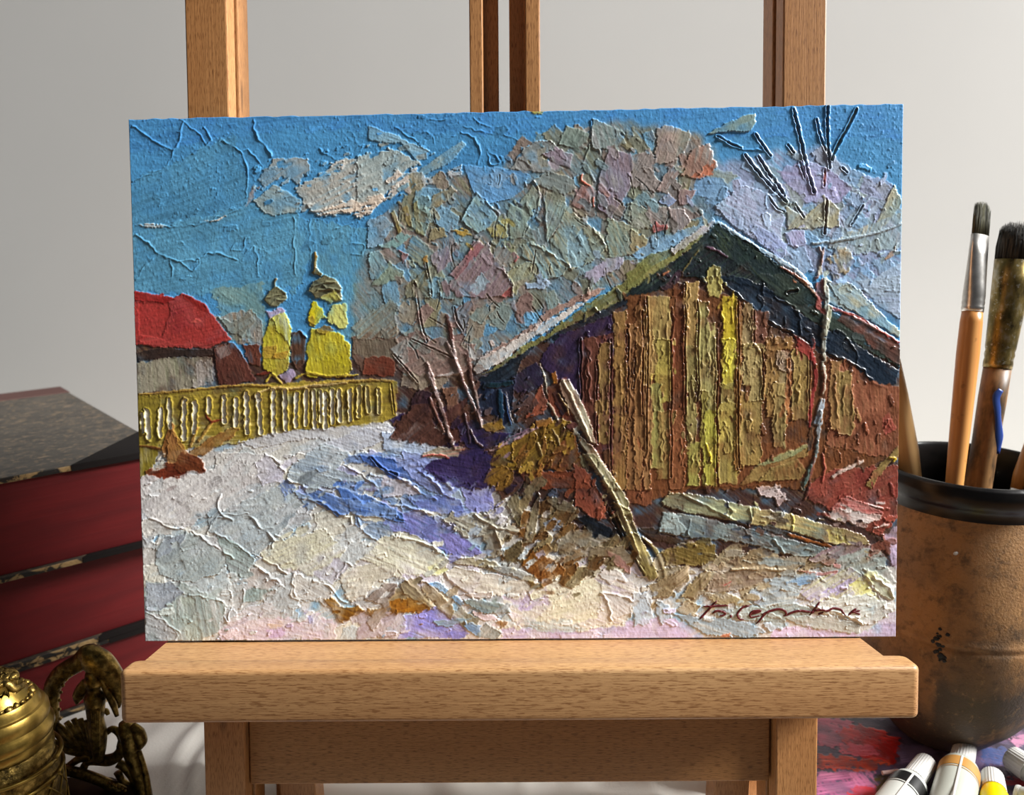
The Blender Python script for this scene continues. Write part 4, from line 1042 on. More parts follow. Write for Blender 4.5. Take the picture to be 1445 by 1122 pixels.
# ---- distance on the left: red roofed house, churches, bushes, fence
paint('''
4 P a69070/a0948c/98a098 a80 h.15 r.2 g2 :460,180 660,140 720,200 740,330 600,330 540,260
4 P 8c8678/7a8a86 a-30 h.25 r.3 g2 :480,170 560,210 660,150 680,200 620,290 540,260
4 P 6a4a3e/7d6454 a60 h.2 r.25 g2 :1200,290 1445,230 1445,480 1260,490 1210,400
4 P 8fa6a8/9aa8a0/84745e a-40 h.2 r.3 g2 :1200,230 1290,170 1400,90 1445,120 1445,290 1230,300
4 P 7c6a58/8a8470 a80 h.2 r.2 g1.5 :1210,300 1440,300 1440,400 1280,400 1215,380
4 P 8a4430/703828 a10 h.25 r.3 g1.5 :1275,395 1400,390 1440,430 1420,500 1260,490
4 P a83230/b2423c/942a28 a-15 h.4 r.4 g1.2 w.1 :36,40 250,75 300,55 420,110 450,160 560,300 470,330 300,340 60,330 36,340
4 P b4423c/a83632 a-20 h.1 r.25 g1.5 w.25 :60,110 220,90 240,160 180,300 60,270
4 P c0504a/b0403c a-10 h.25 r.35 g1.5 w.2 :60,310 130,280 260,330 350,310 470,330 440,350 120,340
4 P a42826/8c2422 a5 h.3 r.3 g1.2 :36,40 270,80 200,105 100,95 40,90
4 P 8c2622 a40 h.2 r.3 g1.2 :300,55 420,110 440,170 380,130 300,80
4 P cc5c50 a-10 h.25 r.3 g.8 :335,215 365,185 405,210
4 P 2e2420/3c2c26 a-4 h.3 r.3 g1.2 :46,370 160,345 460,355 460,390 220,395 60,420
4 P 9c9c80/a49c88/8c8a78 a85 h.2 r.25 g1.5 :50,430 220,395 455,395 460,530 320,570 50,590
4 P c0b8b4/b0a8a0 a85 h.15 r.2 g2 d.35 :380,420 455,410 470,540 340,560
4 P 5a3028/6e4034/40241e a70 h.4 r.4 g1.5 :465,350 560,310 620,380 650,440 690,520 560,545 490,540 470,440
4 P 7a4434/5c3428 a80 h.25 r.3 g1.5 :620,330 710,330 720,450 650,430
4 L 7a2c20/8c3a28 w4 h.4 :690,490 740,480 800,460
4 P 9c8a86/8a7068 a-60 h.2 r.2 g1.5 :470,340 540,330 560,380 500,400
4 P d0c63c/c0ae3c/dad25a a80 h.35 r.35 g1.5 w.2 :725,440 720,330 770,180 840,150 880,240 875,340 860,470 800,500 730,460
4 P e4e078/d0d050/bcc8b8 a80 h.3 r.35 g1.5 :775,185 840,155 880,240 870,330 800,250
4 P b8963c/c8a83c a10 h.25 r.3 g1.2 :725,340 800,330 800,400 730,410
4 P b88a30 a20 h.3 r.3 g1.2 :790,380 870,360 850,410 780,400
4 P 6e6c50/88825e/58563e a5 h.5 r.5 g1 w.1 :738,90 760,40 800,15 850,50 860,80 800,130 760,120
4 R - h.5 w1.8 :745,80 800,60 850,55
4 R - h.5 w1.8 :770,120 800,85 850,95
4 L 5c5a44/8a5c28 w3 h.5 :795,20 793,-10 798,-28
4 P c8b4d0/b8a8c8 a0 h.25 r.25 g1.5 :745,150 820,130 850,155 770,185
4 P 4e3428/6c4c38 a85 h.3 r.35 g1 :880,270 930,250 960,290 950,430 910,465 880,410
4 R - h.5 w1.8 :885,280 925,255 958,290
4 P d4c62c/c0b030/e0d444 a80 h.4 r.4 g1.5 w.15 :960,490 965,330 990,240 1040,250 1150,270 1195,330 1200,470 1170,500 970,500
4 P e8dc20/d8c428 a-50 h.35 r.4 g1.5 :965,190 1000,95 1050,140 1060,180 1000,230 975,210
4 P e4e484/d4d878 a60 h.35 r.35 g2 :1090,120 1175,110 1180,240 1150,250 1060,190
4 P 8a6c30/6c5028 a30 h.35 r.35 g1.2 :1010,245 1060,225 1110,250 1090,265 1020,265
4 P c8b040/b89830 a40 h.25 r.3 g1.2 :970,180 1000,170 1000,235 975,225
4 P 5f5c44/847e5c/3e3c2e a15 h.6 r.5 g1 w.1 :970,40 1000,-10 1060,-45 1120,-20 1150,20 1150,90 1120,100 1080,60 1010,80
4 R - h.6 w2 :975,35 1040,0 1120,-10
4 R - h.6 w2 :980,65 1060,30 1145,40
4 R - h.6 w2 :1050,10 1110,40 1150,90
4 P d8d8a0/e0dc5c a-20 h.4 r.4 g1.2 :1030,80 1110,40 1150,90 1090,110
4 L 7c5c24/a87c30 w5 h.6 :1003,-55 1005,-95 1010,-130 1008,-170
4 P 7a6430/5a4c2c a60 h.5 r.4 g1 :985,-60 1015,-90 1045,-50 1040,-30
4 P c4b0d4/b8a8c8 a60 h.25 r.25 g1.5 :810,490 880,460 900,490 860,540
4 L c8b040/d4bc48 w4 h.4 :740,530 780,490 830,540
4 L b8a038/ccb448 w4 h.4 :900,510 980,480 1080,500 1240,490
4 P a08c34/b49c3e/867428 a-3 h.25 r.25 g1.5 :50,600 330,570 700,540 1050,520 1445,520 1445,720 1280,760 880,790 660,830 590,860 180,900 50,860
4 P 988830/807028 a85 h.2 r.2 g2 :50,590 180,600 170,900 120,1020 60,1060
4 L 9c7840/b09040/8a6834 w4 h.4 :60,595 330,572 640,545 860,560 1000,545 1270,520 1430,525
4 L d8c08c/c8b070 w4 h.35 :700,580 800,560 860,565 1000,550 1180,535
''')
# pale gaps between the fence boards: grooves scraped down to the white ground
for (x, y0, y1, w_, lean) in ((83, 700, 800, 4, 6), (112, 680, 830, 6, 14), (178, 680, 815, 6, -4), (228, 620, 770, 5.5, 8), (305, 630, 840, 6, -4), (362, 640, 800, 6, -2), (437, 620, 695, 6, 0),
                              (520, 610, 740, 5.5, 0), (584, 620, 760, 5.5, 0), (642, 590, 800, 6, 6), (710, 600, 800, 6, 14), (783, 580, 800, 6, 2), (847, 575, 780, 6, 6), (905, 590, 770, 5.5, -4),
                              (958, 580, 760, 5, -4), (1003, 580, 770, 5, 6), (1038, 580, 740, 3.5, 2), (1062, 590, 770, 5.5, 2), (1100, 575, 750, 4.5, 2), (1138, 575, 735, 5, 8), (1195, 575, 735, 5, 2),
                              (1243, 560, 710, 5, -2), (1290, 560, 690, 4.5, 8), (1350, 570, 690, 4, 4)):
    ox, oy, q = TILE['4']
    P = [(ox+(x-lean/2)/q, oy+y0/q), (ox+x/q, oy+(y0+y1)/2/q), (ox+(x+lean/2)/q, oy+y1/q)]
    groove(P, w_*1.05, 'ece8d8' if x < 1200 else 'd8cc98', .06, .3, mixc=.95)
paint('''
4 K 8a6c2c w2 h.25 r.3 :1415,540 1425,620 1435,700
4 P 7a4a24/9a6834 a80 h.35 r.35 g1.2 :185,870 215,800 240,730 260,800 300,870 350,930 260,960 190,930
4 P 86502a/b08048/6c3c20 a75 h.4 r.4 g1.5 :210,980 215,850 245,760 270,850 320,920 390,960 330,1010 220,1010
4 P 8c5c2c/a0743c a-40 h.35 r.35 g1.2 :340,900 440,830 560,770 610,775 560,830 470,880 400,925 330,930
4 L 9a7634/b08c44 w5 h.4 :380,850 430,780 470,730
4 L 8a6430/a07838 w5 h.4 :340,880 365,800 385,770
4 L 7c2c1c w4 h.3 :420,700 450,740 520,730
4 P 6a2a18/823820/542010 a-5 h.35 r.35 g2 :100,1010 210,960 330,980 410,970 415,1010 300,1050 180,1070 110,1060
4 P 7c4020/5c2c18 a20 h.3 r.3 g2 :300,900 400,950 420,1000 330,1020 240,1000
4 L 7a4c24 w3.5 h.35 :60,870 140,880 190,890
4 P c8c4b8/d8d4c8 a-10 h.15 r.2 g1.5 d.2 :130,1000 200,940 205,990 150,1005
4 L d8d0c0 w3 h.3 :160,950 185,920 205,915
''')
# ---- snow and the blue path
stroke([(195, 682), (285, 676), (320, 632), (560, 596), (640, 640), (700, 690), (830, 760), (960, 800), (1270, 800), (1270, 910), (190, 910)], ['d4d0cc', 'dad6cc', 'ccccd0'], -25, .15, .15, 3, s=.4, k=.2)
dabs([(200, 680), (560, 610), (650, 720), (600, 800), (760, 860), (700, 905), (205, 905)], 90, 46, ['d6d2cc', 'c6cacb', 'dcd8ca', 'ccced2', 'd8d2d2', 'c2cacc'], -30, 35, h=.2, r=.3, g=2, seed=9)
dabs([(560, 800), (900, 800), (930, 890), (600, 905)], 40, 42, ['dcd6c8', 'd8d0cc', 'e0dac4', 'd2cad6', 'dcd8cc'], 10, 40, h=.2, r=.3, g=2, seed=10)
paint('''
7 P d6d0d0/dcd8d4 a-35 h.2 r.25 g2 :70,160 430,100 560,0 740,0 850,90 750,190 380,360 300,400 130,350 70,300
7 P c4cad0/d0cecc a-35 h.12 r.15 g2 :480,260 740,130 820,160 600,300 420,330
7 P a9b4bc/bcc4c6/a2b0ba a-35 h.25 r.35 g2 e90 :430,330 560,290 860,140 960,230 930,290 780,470 700,550 620,520 440,420
7 P a4aeb2/b4bcba/98a4a8 a-38 h.25 r.35 g2 e60 :150,560 180,480 310,410 390,440 560,560 500,640 360,690 180,660
7 P 9ba4b0/a8b0b8 a-45 h.25 r.3 g1.5 :150,550 190,470 320,420 300,480 180,560
7 P b0b8b8/9eb0ac a30 h.25 r.3 g1.5 :470,430 560,470 690,560 640,660 560,690 530,560
7 P acb4b4/a2b0ac/b6bcb8 a80 h.25 r.3 g2 e0 :100,690 300,690 530,800 530,860 480,960 400,1000 100,1000
7 P a0a8b4/b0b6be a-30 h.2 r.25 g2 :100,700 240,680 300,740 180,850 100,860
7 P b6b8ba/c4c4c4 a20 h.2 r.3 g1.5 :100,860 180,860 280,980 260,1000 100,1000
7 P a8b4ae/b4bcb0 a85 h.1 r.1 g2 :290,770 360,770 400,1000 320,1000
7 P dcd8c8/e0dcc0/d4d0c8 a-25 h.25 r.3 g2.5 :700,550 800,470 1060,400 1170,520 1120,570 980,650 900,620 760,590
7 P d4d0cc/dcd8d0 a30 h.25 r.3 g2 :890,640 1010,680 1130,790 1100,820 880,770
7 P d0ccd4/c8c4d4 a-45 h.2 r.25 g2 :1000,650 1120,560 1200,600 1100,700
7 P d8d4d0/d4ccd0 a20 h.2 r.25 g2 :530,900 650,820 760,790 830,860 820,920 620,960
7 P a2b0ae/98a8a4 a-30 h.2 r.25 g1.5 :630,740 720,710 790,730 720,790 620,800
7 P ccc0b8/d0c8c4 a40 h.2 r.3 g2 :650,640 700,600 810,690 760,730 640,700
7 P d8ccd8/d4c4d0/dccccc a10 h.15 r.2 g2.5 :540,900 840,880 1110,890 1120,1000 480,1000
7 P e0c4b0/d8c0b0 a5 h.15 r.2 g2 d.4 :740,910 840,895 840,930 760,940
7 P d4b8d8/ccb4d4 a5 h.15 r.15 g2 d.3 :740,950 850,940 850,980 760,990
7 P ccc8dc/d8d4d8 a-60 h.15 r.15 g2 :950,840 1010,860 1080,930 1000,960
7 P b8b8dc/a8a8d4 a-50 h.12 r.15 g2 d.3 :950,850 990,860 1000,920 970,900
7 P e4dcc8/dcd4c4/e8e0cc a-10 h.3 r.35 g2.5 :1130,680 1180,620 1290,590 1445,580 1445,650 1330,690 1260,790 1180,790
7 R - h.45 w2 :740,0 800,40 850,100
7 R - h.4 w2 :300,400 420,460 570,560
7 R - h.4 w2 :660,335 750,420 790,460 780,500
7 R - h.35 :470,420 600,500 690,560
7 R - h.35 w1.9 :130,345 220,390 300,400
7 R - h.3 :300,750 430,770 520,800
7 R - h.3 :100,850 200,900 280,960
7 R - h.4 w2 :700,550 800,600 860,650
7 R - h.4 w2 :690,600 770,660 815,690 790,730
7 R - h.35 :890,640 890,700 900,760
7 R - h.4 w2 :1000,680 1080,710 1130,770 1180,800
7 R - h.35 :1110,670 1160,620 1180,580 1210,600
7 R - h.35 :790,430 850,460
7 R - h.4 w2 :500,220 490,300 560,360
7 R - h.3 :430,430 470,350 540,340
7 R - h.35 :540,700 560,800 540,900 520,870
7 R - h.3 :620,720 630,790 600,830
7 R - h.3 :650,320 500,330 460,380
''')
dabs([(470, 612), (600, 640), (700, 700), (680, 780), (600, 770), (440, 710), (430, 660)], 60, 34, ['9cb0cc', 'c4ccd4', '7a96c4', 'a8a8d0', 'b4c0d0', '8ea4cc'], 15, 25, asp=(.2, .5), h=.22, r=.35, g=2, seed=21)
paint('''
4 P dcd8d4/ccd0d8 a15 h.2 r.25 g2 :600,850 860,790 1280,760 1400,740 1445,800 1230,860 1000,830 860,850 700,880
4 P d4d4dc/c8ccd8/dcd8d8 a20 h.25 r.3 g2 :1060,860 1280,770 1430,770 1400,830 1260,890 1180,910
4 P a8b8c8/c0c8cc a15 h.25 r.3 g2 :860,1000 1050,850 1200,920 1120,1000 1300,1060 1060,1070 870,1060
4 P d4d0d8/c8c4d8 a-40 h.2 r.3 g1.5 :690,960 740,915 840,1010 840,1060 720,1080
8 P c0cce0/b0c0dc a10 h.3 r.35 g1.5 :0,-120 150,-110 300,-40 320,0 180,20 0,-20
5 P 6a8ac4/8ca4d4/a8b4d8 a12 h.3 r.35 g1.5 :-190,920 0,910 210,930 250,970 120,990 -150,960
5 P a8b0d8/9ca8d4/b8bcdc a20 h.3 r.35 g1.5 :0,930 200,940 260,990 330,1010 360,1103 180,1070 0,1000
8 P 5070b8/4868b0/7890cc a15 h.35 r.4 g1.5 :-130,10 20,20 180,70 280,130 250,170 60,110 -80,60
8 P a4b0d8/8c98d0/b8bcdc a25 h.3 r.35 g1.5 :100,-20 280,20 380,110 420,180 360,240 230,190 120,80
8 P dcd4dc/d0c8d8/e4dcd8 a20 h.3 r.3 g1.5 :0,110 110,130 220,210 60,230 0,240
8 P 7484c8/8890d0/98a0d8 a10 h.3 r.35 g1.5 :130,240 300,215 420,250 440,310 330,330 200,290
8 P a8a8d8/9a98d0/8c8ccc a30 h.25 r.3 g2 :400,90 560,150 600,260 600,310 480,310 440,260
8 P 7a88c4/8c88cc/6a80c0 a25 h.25 r.3 g2 :0,330 200,300 380,420 440,480 540,540 350,540 240,470 120,420 0,400
8 P 8884cc/9c94d4 a40 h.2 r.25 g1.5 :300,420 400,430 540,530 480,560 360,530
8 P 5474b4/6888c0 a15 h.35 r.4 g1.2 :-200,200 -60,230 110,320 120,370 40,350 -150,290
8 P 4468ac/5c7cbc a15 h.35 r.4 g1.2 :-270,150 -170,210 -60,300 -100,330 -210,260
7 P 7c92c4/98a8cc a50 h.25 r.3 g2 d.2 :810,170 860,140 900,180 850,250
7 P 5a7ab8/7c94c8 a25 h.4 r.45 g1.5 e90 :930,220 1040,195 1160,240 1240,230 1250,300 1130,340 1060,290
7 P 6486c0/88a0cc/5070b0 a12 h.4 r.45 g1.5 e90 :1180,240 1445,290 1445,350 1260,340 1200,320
7 P e8e0c8/dcd8d0 a12 h.3 r.35 g1.5 :1230,330 1400,345 1370,370 1260,355
7 P 88a0c0/a8b4c4 a20 h.2 r.25 g2 :1240,370 1400,380 1445,460 1340,470 1250,420
7 P 9ca8b8/b0b8b8/8494a8 a20 h.3 r.4 g2 :860,110 1010,90 1150,140 1180,170 1010,190 900,150
7 P a0acbc/88a0bc a30 h.3 r.35 g2 :880,190 960,220 1040,250 980,310 920,240
7 P b0a8d8/a8b0d8 a10 h.25 r.3 g1.5 :1190,180 1290,150 1360,190 1300,200
7 R - h.5 w2.2 :860,130 960,180 1100,200
7 R - h.5 w2.2 :940,240 1040,260 1110,310 1200,350
7 R - h.45 w2 :1240,350 1260,410 1330,460 1390,480
7 R - h.5 w2.2 :1160,60 1260,110 1330,170
7 K 2c4878 w3 h.5 r.5 :1310,20 1370,80 1445,110
7 R - h.5 w2.2 :1200,340 1210,370
8 R - h.5 w2.2 :0,80 110,140 210,210 290,250
8 R - h.5 w2.2 :180,80 280,150 330,210
8 R - h.45 w2 :0,265 150,290 260,320
8 R - h.5 w2 :0,320 70,330 120,360
5 R - h.45 w2 :0,990 70,1030 190,1090
5 P 40589c/5c78bc a25 h.35 r.4 g1 :-20,985 60,1020 130,1070 40,1040
8 L e8e4e0/b8c4dc w5 h.45 :270,90 340,150 380,190
8 P e0d8c4/e4e0c8/d8d4cc a20 h.25 r.35 g2.5 e-60 :0,440 110,430 240,470 340,540 350,580 330,650 180,660 0,600 -120,560
8 P e4e0b0/e8e490 a20 h.1 r.1 g2 d.3 :240,620 340,560 350,630 300,650
8 L ece8dc w5 h.4 :60,460 100,425
8 R - h.55 w2.4 :100,450 230,480 340,545 420,555
8 P e4dcc8/dcd4c4/ece4d0 a10 h.3 r.4 g2 :330,640 380,610 560,640 800,690 840,720 760,740 580,760 430,740
8 P d8c8d4/e4dcc8/dcd4d8 a20 h.2 r.2 g3 :640,770 820,730 980,680 1000,610 1160,590 1350,700 1400,800 1300,900 1060,945 760,930 680,880
8 P ccbcdc/d4c4dc a-40 h.08 r.08 g3 d.35 :690,790 860,750 900,800 760,850
8 P dcb8c0/e0c8c8 a60 h.08 r.08 g2 d.4 :940,790 1000,740 1010,820 960,830
8 P e8e4c4/e4dcc0 a-10 h.12 r.15 g3 :880,640 1080,610 1180,720 1150,880 960,930 820,900 900,800
8 P dcd8cc/d4ccc8 a40 h.3 r.5 g1 :1170,740 1330,770 1335,860 1230,890
8 R - h.55 w2.4 :1170,745 1210,800 1225,890
8 R - h.5 w2.4 :1180,745 1320,770 1345,820 1330,870
8 P c4d0d8/d4d8d8/b0c4d8 a75 h.3 r.35 g1.5 :1345,830 1400,740 1445,780 1445,890 1400,930 1350,920
8 P e8e4dc/dcd0c8 a10 h.4 r.5 g1.5 :1160,650 1200,600 1290,640 1310,690 1250,680 1220,700
8 P d0c0d8/c8b8d4/d4c8dc a0 h.12 r.12 g2.5 :640,940 1100,950 1445,910 1445,995 640,995
8 P c8d0c8/b4c4c8 a10 h.12 r.12 g2.5 d.35 :740,900 980,890 1100,950 860,960
''')
# dark heap at lower left of centre
paint('''
8 P 8a80c8/9c94d4/7878bc a20 h.2 r.25 g2 :120,870 280,820 400,880 460,960 440,990 80,990
8 P b8a4a8/c0b0b8/a89c98 a-40 h.25 r.3 g2.5 :-120,840 0,860 110,850 120,950 60,990 -140,990
8 P 8c7c60/a08c68/746448 a40 h.35 r.4 g2 :0,800 100,700 160,670 240,750 280,830 160,850 20,855
8 P 8c5818/a87020/6a3c14 a-10 h.35 r.4 g2.5 :20,850 130,770 200,770 270,830 160,860 90,850
7 P 8a5a1c/a4742c/5c3810 a20 h.4 r.4 g2.5 :1060,780 1110,770 1140,820 1230,820 1280,850 1210,880 1150,900 1100,830
7 P 70481c/8c6028 a-20 h.4 r.4 g2 :1230,840 1330,830 1445,800 1445,860 1300,870
7 P 8c7c6c/a4948c/6c5c50 a-40 h.4 r.4 g2 :1270,780 1380,700 1445,690 1445,790 1380,830 1320,780
7 P b4a498/a09084 a-45 h.3 r.35 g2 :1290,890 1380,790 1445,760 1400,860 1310,950
8 P 9c8c6c/84745c/b4a484 a40 h.45 r.5 g1.2 :90,700 130,680 250,790 280,820 240,820 120,750
8 P a08a68/8c785c/b8a888 a42 h.45 r.5 g1.2 :200,680 240,690 340,780 390,840 370,890 310,840 220,740
8 P 6088b8/98b8d0/4a74a8 a40 h.35 r.4 g1.2 :240,690 300,690 380,750 450,810 420,815 320,740
8 P 7c7860/8c8470 a30 h.3 r.35 g2 :370,860 420,820 520,880 500,950 420,920
8 P 7c8c8c/9aa49c/68787c a15 h.45 r.5 g2 :440,780 520,780 680,820 680,850 560,860 480,830
8 P 9cb0b8/7c94a4/b0b8b0 a-5 h.35 r.4 g1.5 :270,900 360,890 480,880 420,910 340,930
8 P 5c84b4/88a0b8 a30 h.35 r.4 g2 :430,900 530,920 520,990 460,960
8 P 9ca098/8c9088 a-50 h.35 r.4 g1.5 :500,980 550,910 640,960 600,995
8 P e0ccc8/d8c8cc a15 h.3 r.35 g1.5 :480,840 600,870 620,890 520,890
8 P e8dcd0/dcd0c4 a5 h.35 r.4 g1.5 :440,750 590,740 580,775 480,770
8 P 9c7038/84542c a60 h.3 r.35 g2 d.2 :600,900 680,900 660,940 620,930
''')
# ---- barn: roof band, snow, shaded gable, planks
paint('''
5 P a8887c/b89484/9c8c88 a-35 h.25 r.3 g2 :480,420 640,330 760,250 900,140 1060,60 1200,20 1160,60 950,150 760,290 620,370 520,410
5 P dcd4cc/e4dcd4/ccc0b8 a-35 h.4 r.45 g1.5 e90 :485,460 520,400 640,350 740,280 860,210 1000,135 1040,100 1100,95 1040,140 930,220 800,300 700,370 640,420 560,470 500,490
5 P 8a8450/7c7c48/9c9460 a-36 h.3 r.3 g1.5 :490,510 560,475 650,420 760,325 870,280 1100,105 1200,50 1400,-70 1560,-150 1560,-120 1370,30 1250,110 960,250 800,345 620,455
3 P 8c8448/7c8048/a0945c a-40 h.3 r.3 g1.5 :-20,930 90,830 220,790 330,720 370,735 240,850 100,940 -20,1010
3 P e0dcd8/c8c4cc/d4c8c4 a-38 h.4 r.4 g1.5 :200,800 300,730 410,655 435,660 420,690 320,760 220,830
3 L c8dce8/9cb8cc w6 h.5 :440,660 520,710 620,780 740,850 840,910 930,1000
5 P 10161e/1a2430/16222c a-35 h.3 r.35 g1.5 :500,525 620,455 800,345 960,255 1250,110 1390,10 1445,-30 1445,50 1250,140 1230,170 940,290 830,330 740,420 700,530 520,550
3 P 16222a/243430/101820/2c3c34 a-35 h.35 r.35 g1.5 :430,665 620,780 760,880 930,1010 960,1084 860,1084 640,1000 450,950 250,945 150,1000 0,1084 -40,1040 100,940 240,850 370,735
3 P 2c4438/1c2c30/3c4830 a50 h.25 r.35 g1.2 :430,670 560,750 700,850 860,970 790,1040 640,940 500,850 380,760
3 L 6a5c30/8c7c48 w2.5 h.3 :260,920 310,850 350,800
3 L 4c3450/6a4c5c w4 h.3 :385,790 440,810 495,845
3 P 4c3440/2c2030 a-30 h.3 r.3 g1.5 :150,1000 240,910 270,920 200,1030
3 L a86848 w4 h.35 :160,935 200,910
6 P 101e30/16283a/0c1624 a35 h.35 r.4 g1.5 :400,0 520,0 640,40 780,130 840,190 960,270 1100,330 1240,420 1365,490 1350,560 1300,570 1260,590 1180,540 1060,440 920,360 820,300 700,250 640,200 540,110 450,50
6 P 283430/38443a/1c2828 a35 h.3 r.35 g1.5 :620,-10 780,-10 920,90 1000,180 1120,230 1240,320 1370,380 1370,480 1300,440 1140,350 980,270 840,190 720,100
6 P 5c4038/74483c/483430 a30 h.3 r.35 g1.5 :1080,180 1200,250 1370,350 1370,470 1280,410 1180,330 1040,230
6 L 94382c/b04c40 w5 h.4 :990,150 1080,190 1180,230 1370,350
6 L d0c8c8/a83c34 w3.5 h.4 :1120,210 1200,250 1260,290
3 L b87c50/c8a898/8c4838 w4 h.4 :760,890 830,930 910,1000 960,1060
6 L b06a48 w3 h.4 :820,-10 900,50
6 R - h.6 w2.2 :455,50 540,110 640,195 720,250 820,305 920,370
6 R - h.6 w2.2 :1010,410 1150,470 1240,560 1290,580
6 R - h.5 w2 :650,40 655,130 640,190
6 R - h.5 w2 :720,110 830,180 850,310
6 R - h.5 w2 :1090,320 1140,390 1145,450
6 K 0c0c10 w5 h.3 r.4 :780,85 830,75
5 P 2e2040/3a2848/241a36 a-60 h.25 r.3 g2 :930,290 1230,165 1240,270 1180,280 1070,300 1060,620 960,560 880,480 840,420
5 P 241c38/302640/181628 a50 h.25 r.35 g1.5 :700,500 830,420 870,520 830,580 720,590 690,560
5 P 0e1628/141e38/10142a a80 h.25 r.35 g1.2 :510,530 710,520 690,720 640,770 600,700 520,720
5 L 142c40/1a3a50 w8 h.4 :630,570 635,660 640,740
5 L 16303a/20404a w8 h.4 :540,545 620,545 700,530
5 P 5a342e/6c3c30/4c2c34 a80 h.25 r.3 g1.5 :1060,310 1230,270 1445,60 1445,1103 1180,1103 1060,640
5 P 6e3a2c/84442e/5a3030 a80 h.25 r.3 g2 :880,560 980,500 1060,620 1140,840 1000,740 900,700
5 P 8c4834/a05a40 a-60 h.3 r.35 g1.5 :760,720 850,540 880,640 860,700
5 P 4a3834/604038 a-60 h.25 r.3 g1.5 :690,640 800,580 840,640 780,700 700,720
6 P 6a4224/7a4c2a/583420 a88 h.2 r.2 g2 :-60,110 60,80 240,60 440,90 560,130 680,250 920,380 1240,580 1370,580 1370,930 1200,1000 850,1112 -60,1112
6 P 94583e/804a32/a2664a/82583c a85 h.2 r.25 g2.5 :1000,430 1120,460 1200,540 1370,580 1370,960 1060,900 990,880 970,560
9 P 764628/86522f/683c24 a80 h.2 r.2 g2 :-60,-60 860,-60 1200,0 1000,120 600,170 300,180 100,240 0,260 -60,240
9 P 883a30/9c5040/783028 a-20 h.25 r.3 g2.5 :880,170 1000,90 1360,60 1360,330 1280,410 1200,400 1000,290 900,250
8 P 7c4830/8c5436/6a3c2a a85 h.2 r.2 g2 :1000,0 1445,-10 1445,280 1330,270 1280,100 1200,-20
''')
# planks: thick upright knife strokes (tile 6 and tile 5 coordinates)
PL = '''
6 0 45 100 720 7a4e2c/6a4026
6 48 170 105 520 a58e52/b09a5c
6 92 172 330 660 b5a650/a89044
6 60 130 560 1010 9c9654/8c8044
6 100 172 700 1060 a08a50/94703c
6 176 246 40 720 7c4528/6a3820
6 162 240 700 1110 8c5634/7c4a2c
6 246 312 30 370 ae9056/a0804a
6 250 312 366 900 a2945a/94844c
6 262 325 870 1095 aca452/948c44
6 312 366 130 650 a69c60/948a50
6 332 372 600 1090 8f8040/a09448
6 364 410 240 710 aea468/9c9258
6 362 430 -50 110 b8ac62/a89a54
6 346 412 700 1095 bcb648/a49c40
6 440 522 100 430 d8c42c/c4a838
6 440 512 330 590 c0b454/ccc040
6 430 512 560 710 a49656/948650
6 420 522 660 1085 a08c50/b4a04c
6 506 546 160 1010 8f6530/7c5428
6 546 600 140 370 b09a6e/a08a5c
6 546 612 350 570 a08c5c/ae9a60
6 532 642 600 990 a28a50/947840
6 602 670 180 360 7a5040/6c4434
6 576 652 350 650 a5905a/b09c68
6 664 742 376 730 a07c48/90703e
6 664 800 320 385 9a7040/a88044
6 738 772 400 880 a8946a/988458
6 722 812 390 490 ac9684/a08468
6 704 766 560 895 a28c56/94804c
6 802 892 380 750 a28a54/94783e
6 772 802 430 770 a06038/b47a48
6 1032 1122 490 830 98844c/8a7040
6 1000 1056 440 800 8c6840/9c7848
5 1160 1216 320 860 937646/846438
5 1236 1310 150 1110 9c7844/8c6838
5 1312 1350 220 1110 805834/8c643c
5 1352 1392 120 1110 8a6038/9c7446
5 1390 1445 130 560 94703e/a4824a
5 1395 1445 560 1110 8c6238/9a744a
5 1084 1150 290 870 6e4030/5c3428
'''
keep = prng; prng = np.random.RandomState(77)
for ln in PL.strip().splitlines():
    tl, x0, x1, y0, y1, cc = ln.split(); ox, oy, q = TILE[tl]; x0, x1, y0, y1 = map(float, (x0, x1, y0, y1))
    n = 7; ys = np.linspace(y0, y1, n)
    jl = (prng.rand(n)-.5)*14; jr = (prng.rand(n)-.5)*18
    P = [(ox+(x0+j)/q, oy+y/q) for j, y in zip(jl, ys)]+[(ox+(x1+j)/q, oy+y/q) for j, y in zip(jr[::-1], ys[::-1])]
    stroke(P, [(lambda q: (q.mean()+(q-q.mean())*.95)*1.05)(hexc(w_)) for w_ in cc.split('/')], 90, .4, .55, 1.8, s=.6, k=.35)
    for _ in range(2):                                # wandering knife edges on the board
        xx = x0+(x1-x0)*prng.rand(); ya = y0+(y1-y0)*prng.rand()*.5; yb = ya+(y1-y0)*(.2+.3*prng.rand())
        ridge([(ox+(xx+(prng.rand()-.5)*16)/q, oy+yy/q) for yy in np.linspace(ya, min(yb, y1), 6)], 1.8, .35)
for xx, ya, yb in ((245, 40, 720), (312, 130, 650), (172, 340, 1050), (412, 280, 1080), (524, 130, 1000), (48, 110, 900), (650, 380, 640), (896, 390, 760), (602, 180, 360)):
    ox, oy, q = TILE['6']
    groove([(ox+(xx+(prng.rand()-.5)*10)/q, oy+yy/q) for yy in np.linspace(ya, yb, 8)], 2.2, '5c3c20', .3, .35, mixc=.7)
for xx, ya, yb, cc in ((1225, 300, 1000, '4a2c22'), (1062, 300, 640, '241a30'), (1150, 420, 860, '4a2c24'), (1314, 250, 560, '4c3020'), (1350, 400, 560, '503222'), (1395, 150, 700, '5a3020')):
    ox, oy, q = TILE['5']
    groove([(ox+(xx+(prng.rand()-.5)*10)/q, oy+yy/q) for yy in np.linspace(ya, yb, 8)], 2.4, cc, .35, .4, mixc=.8)
prng = keep
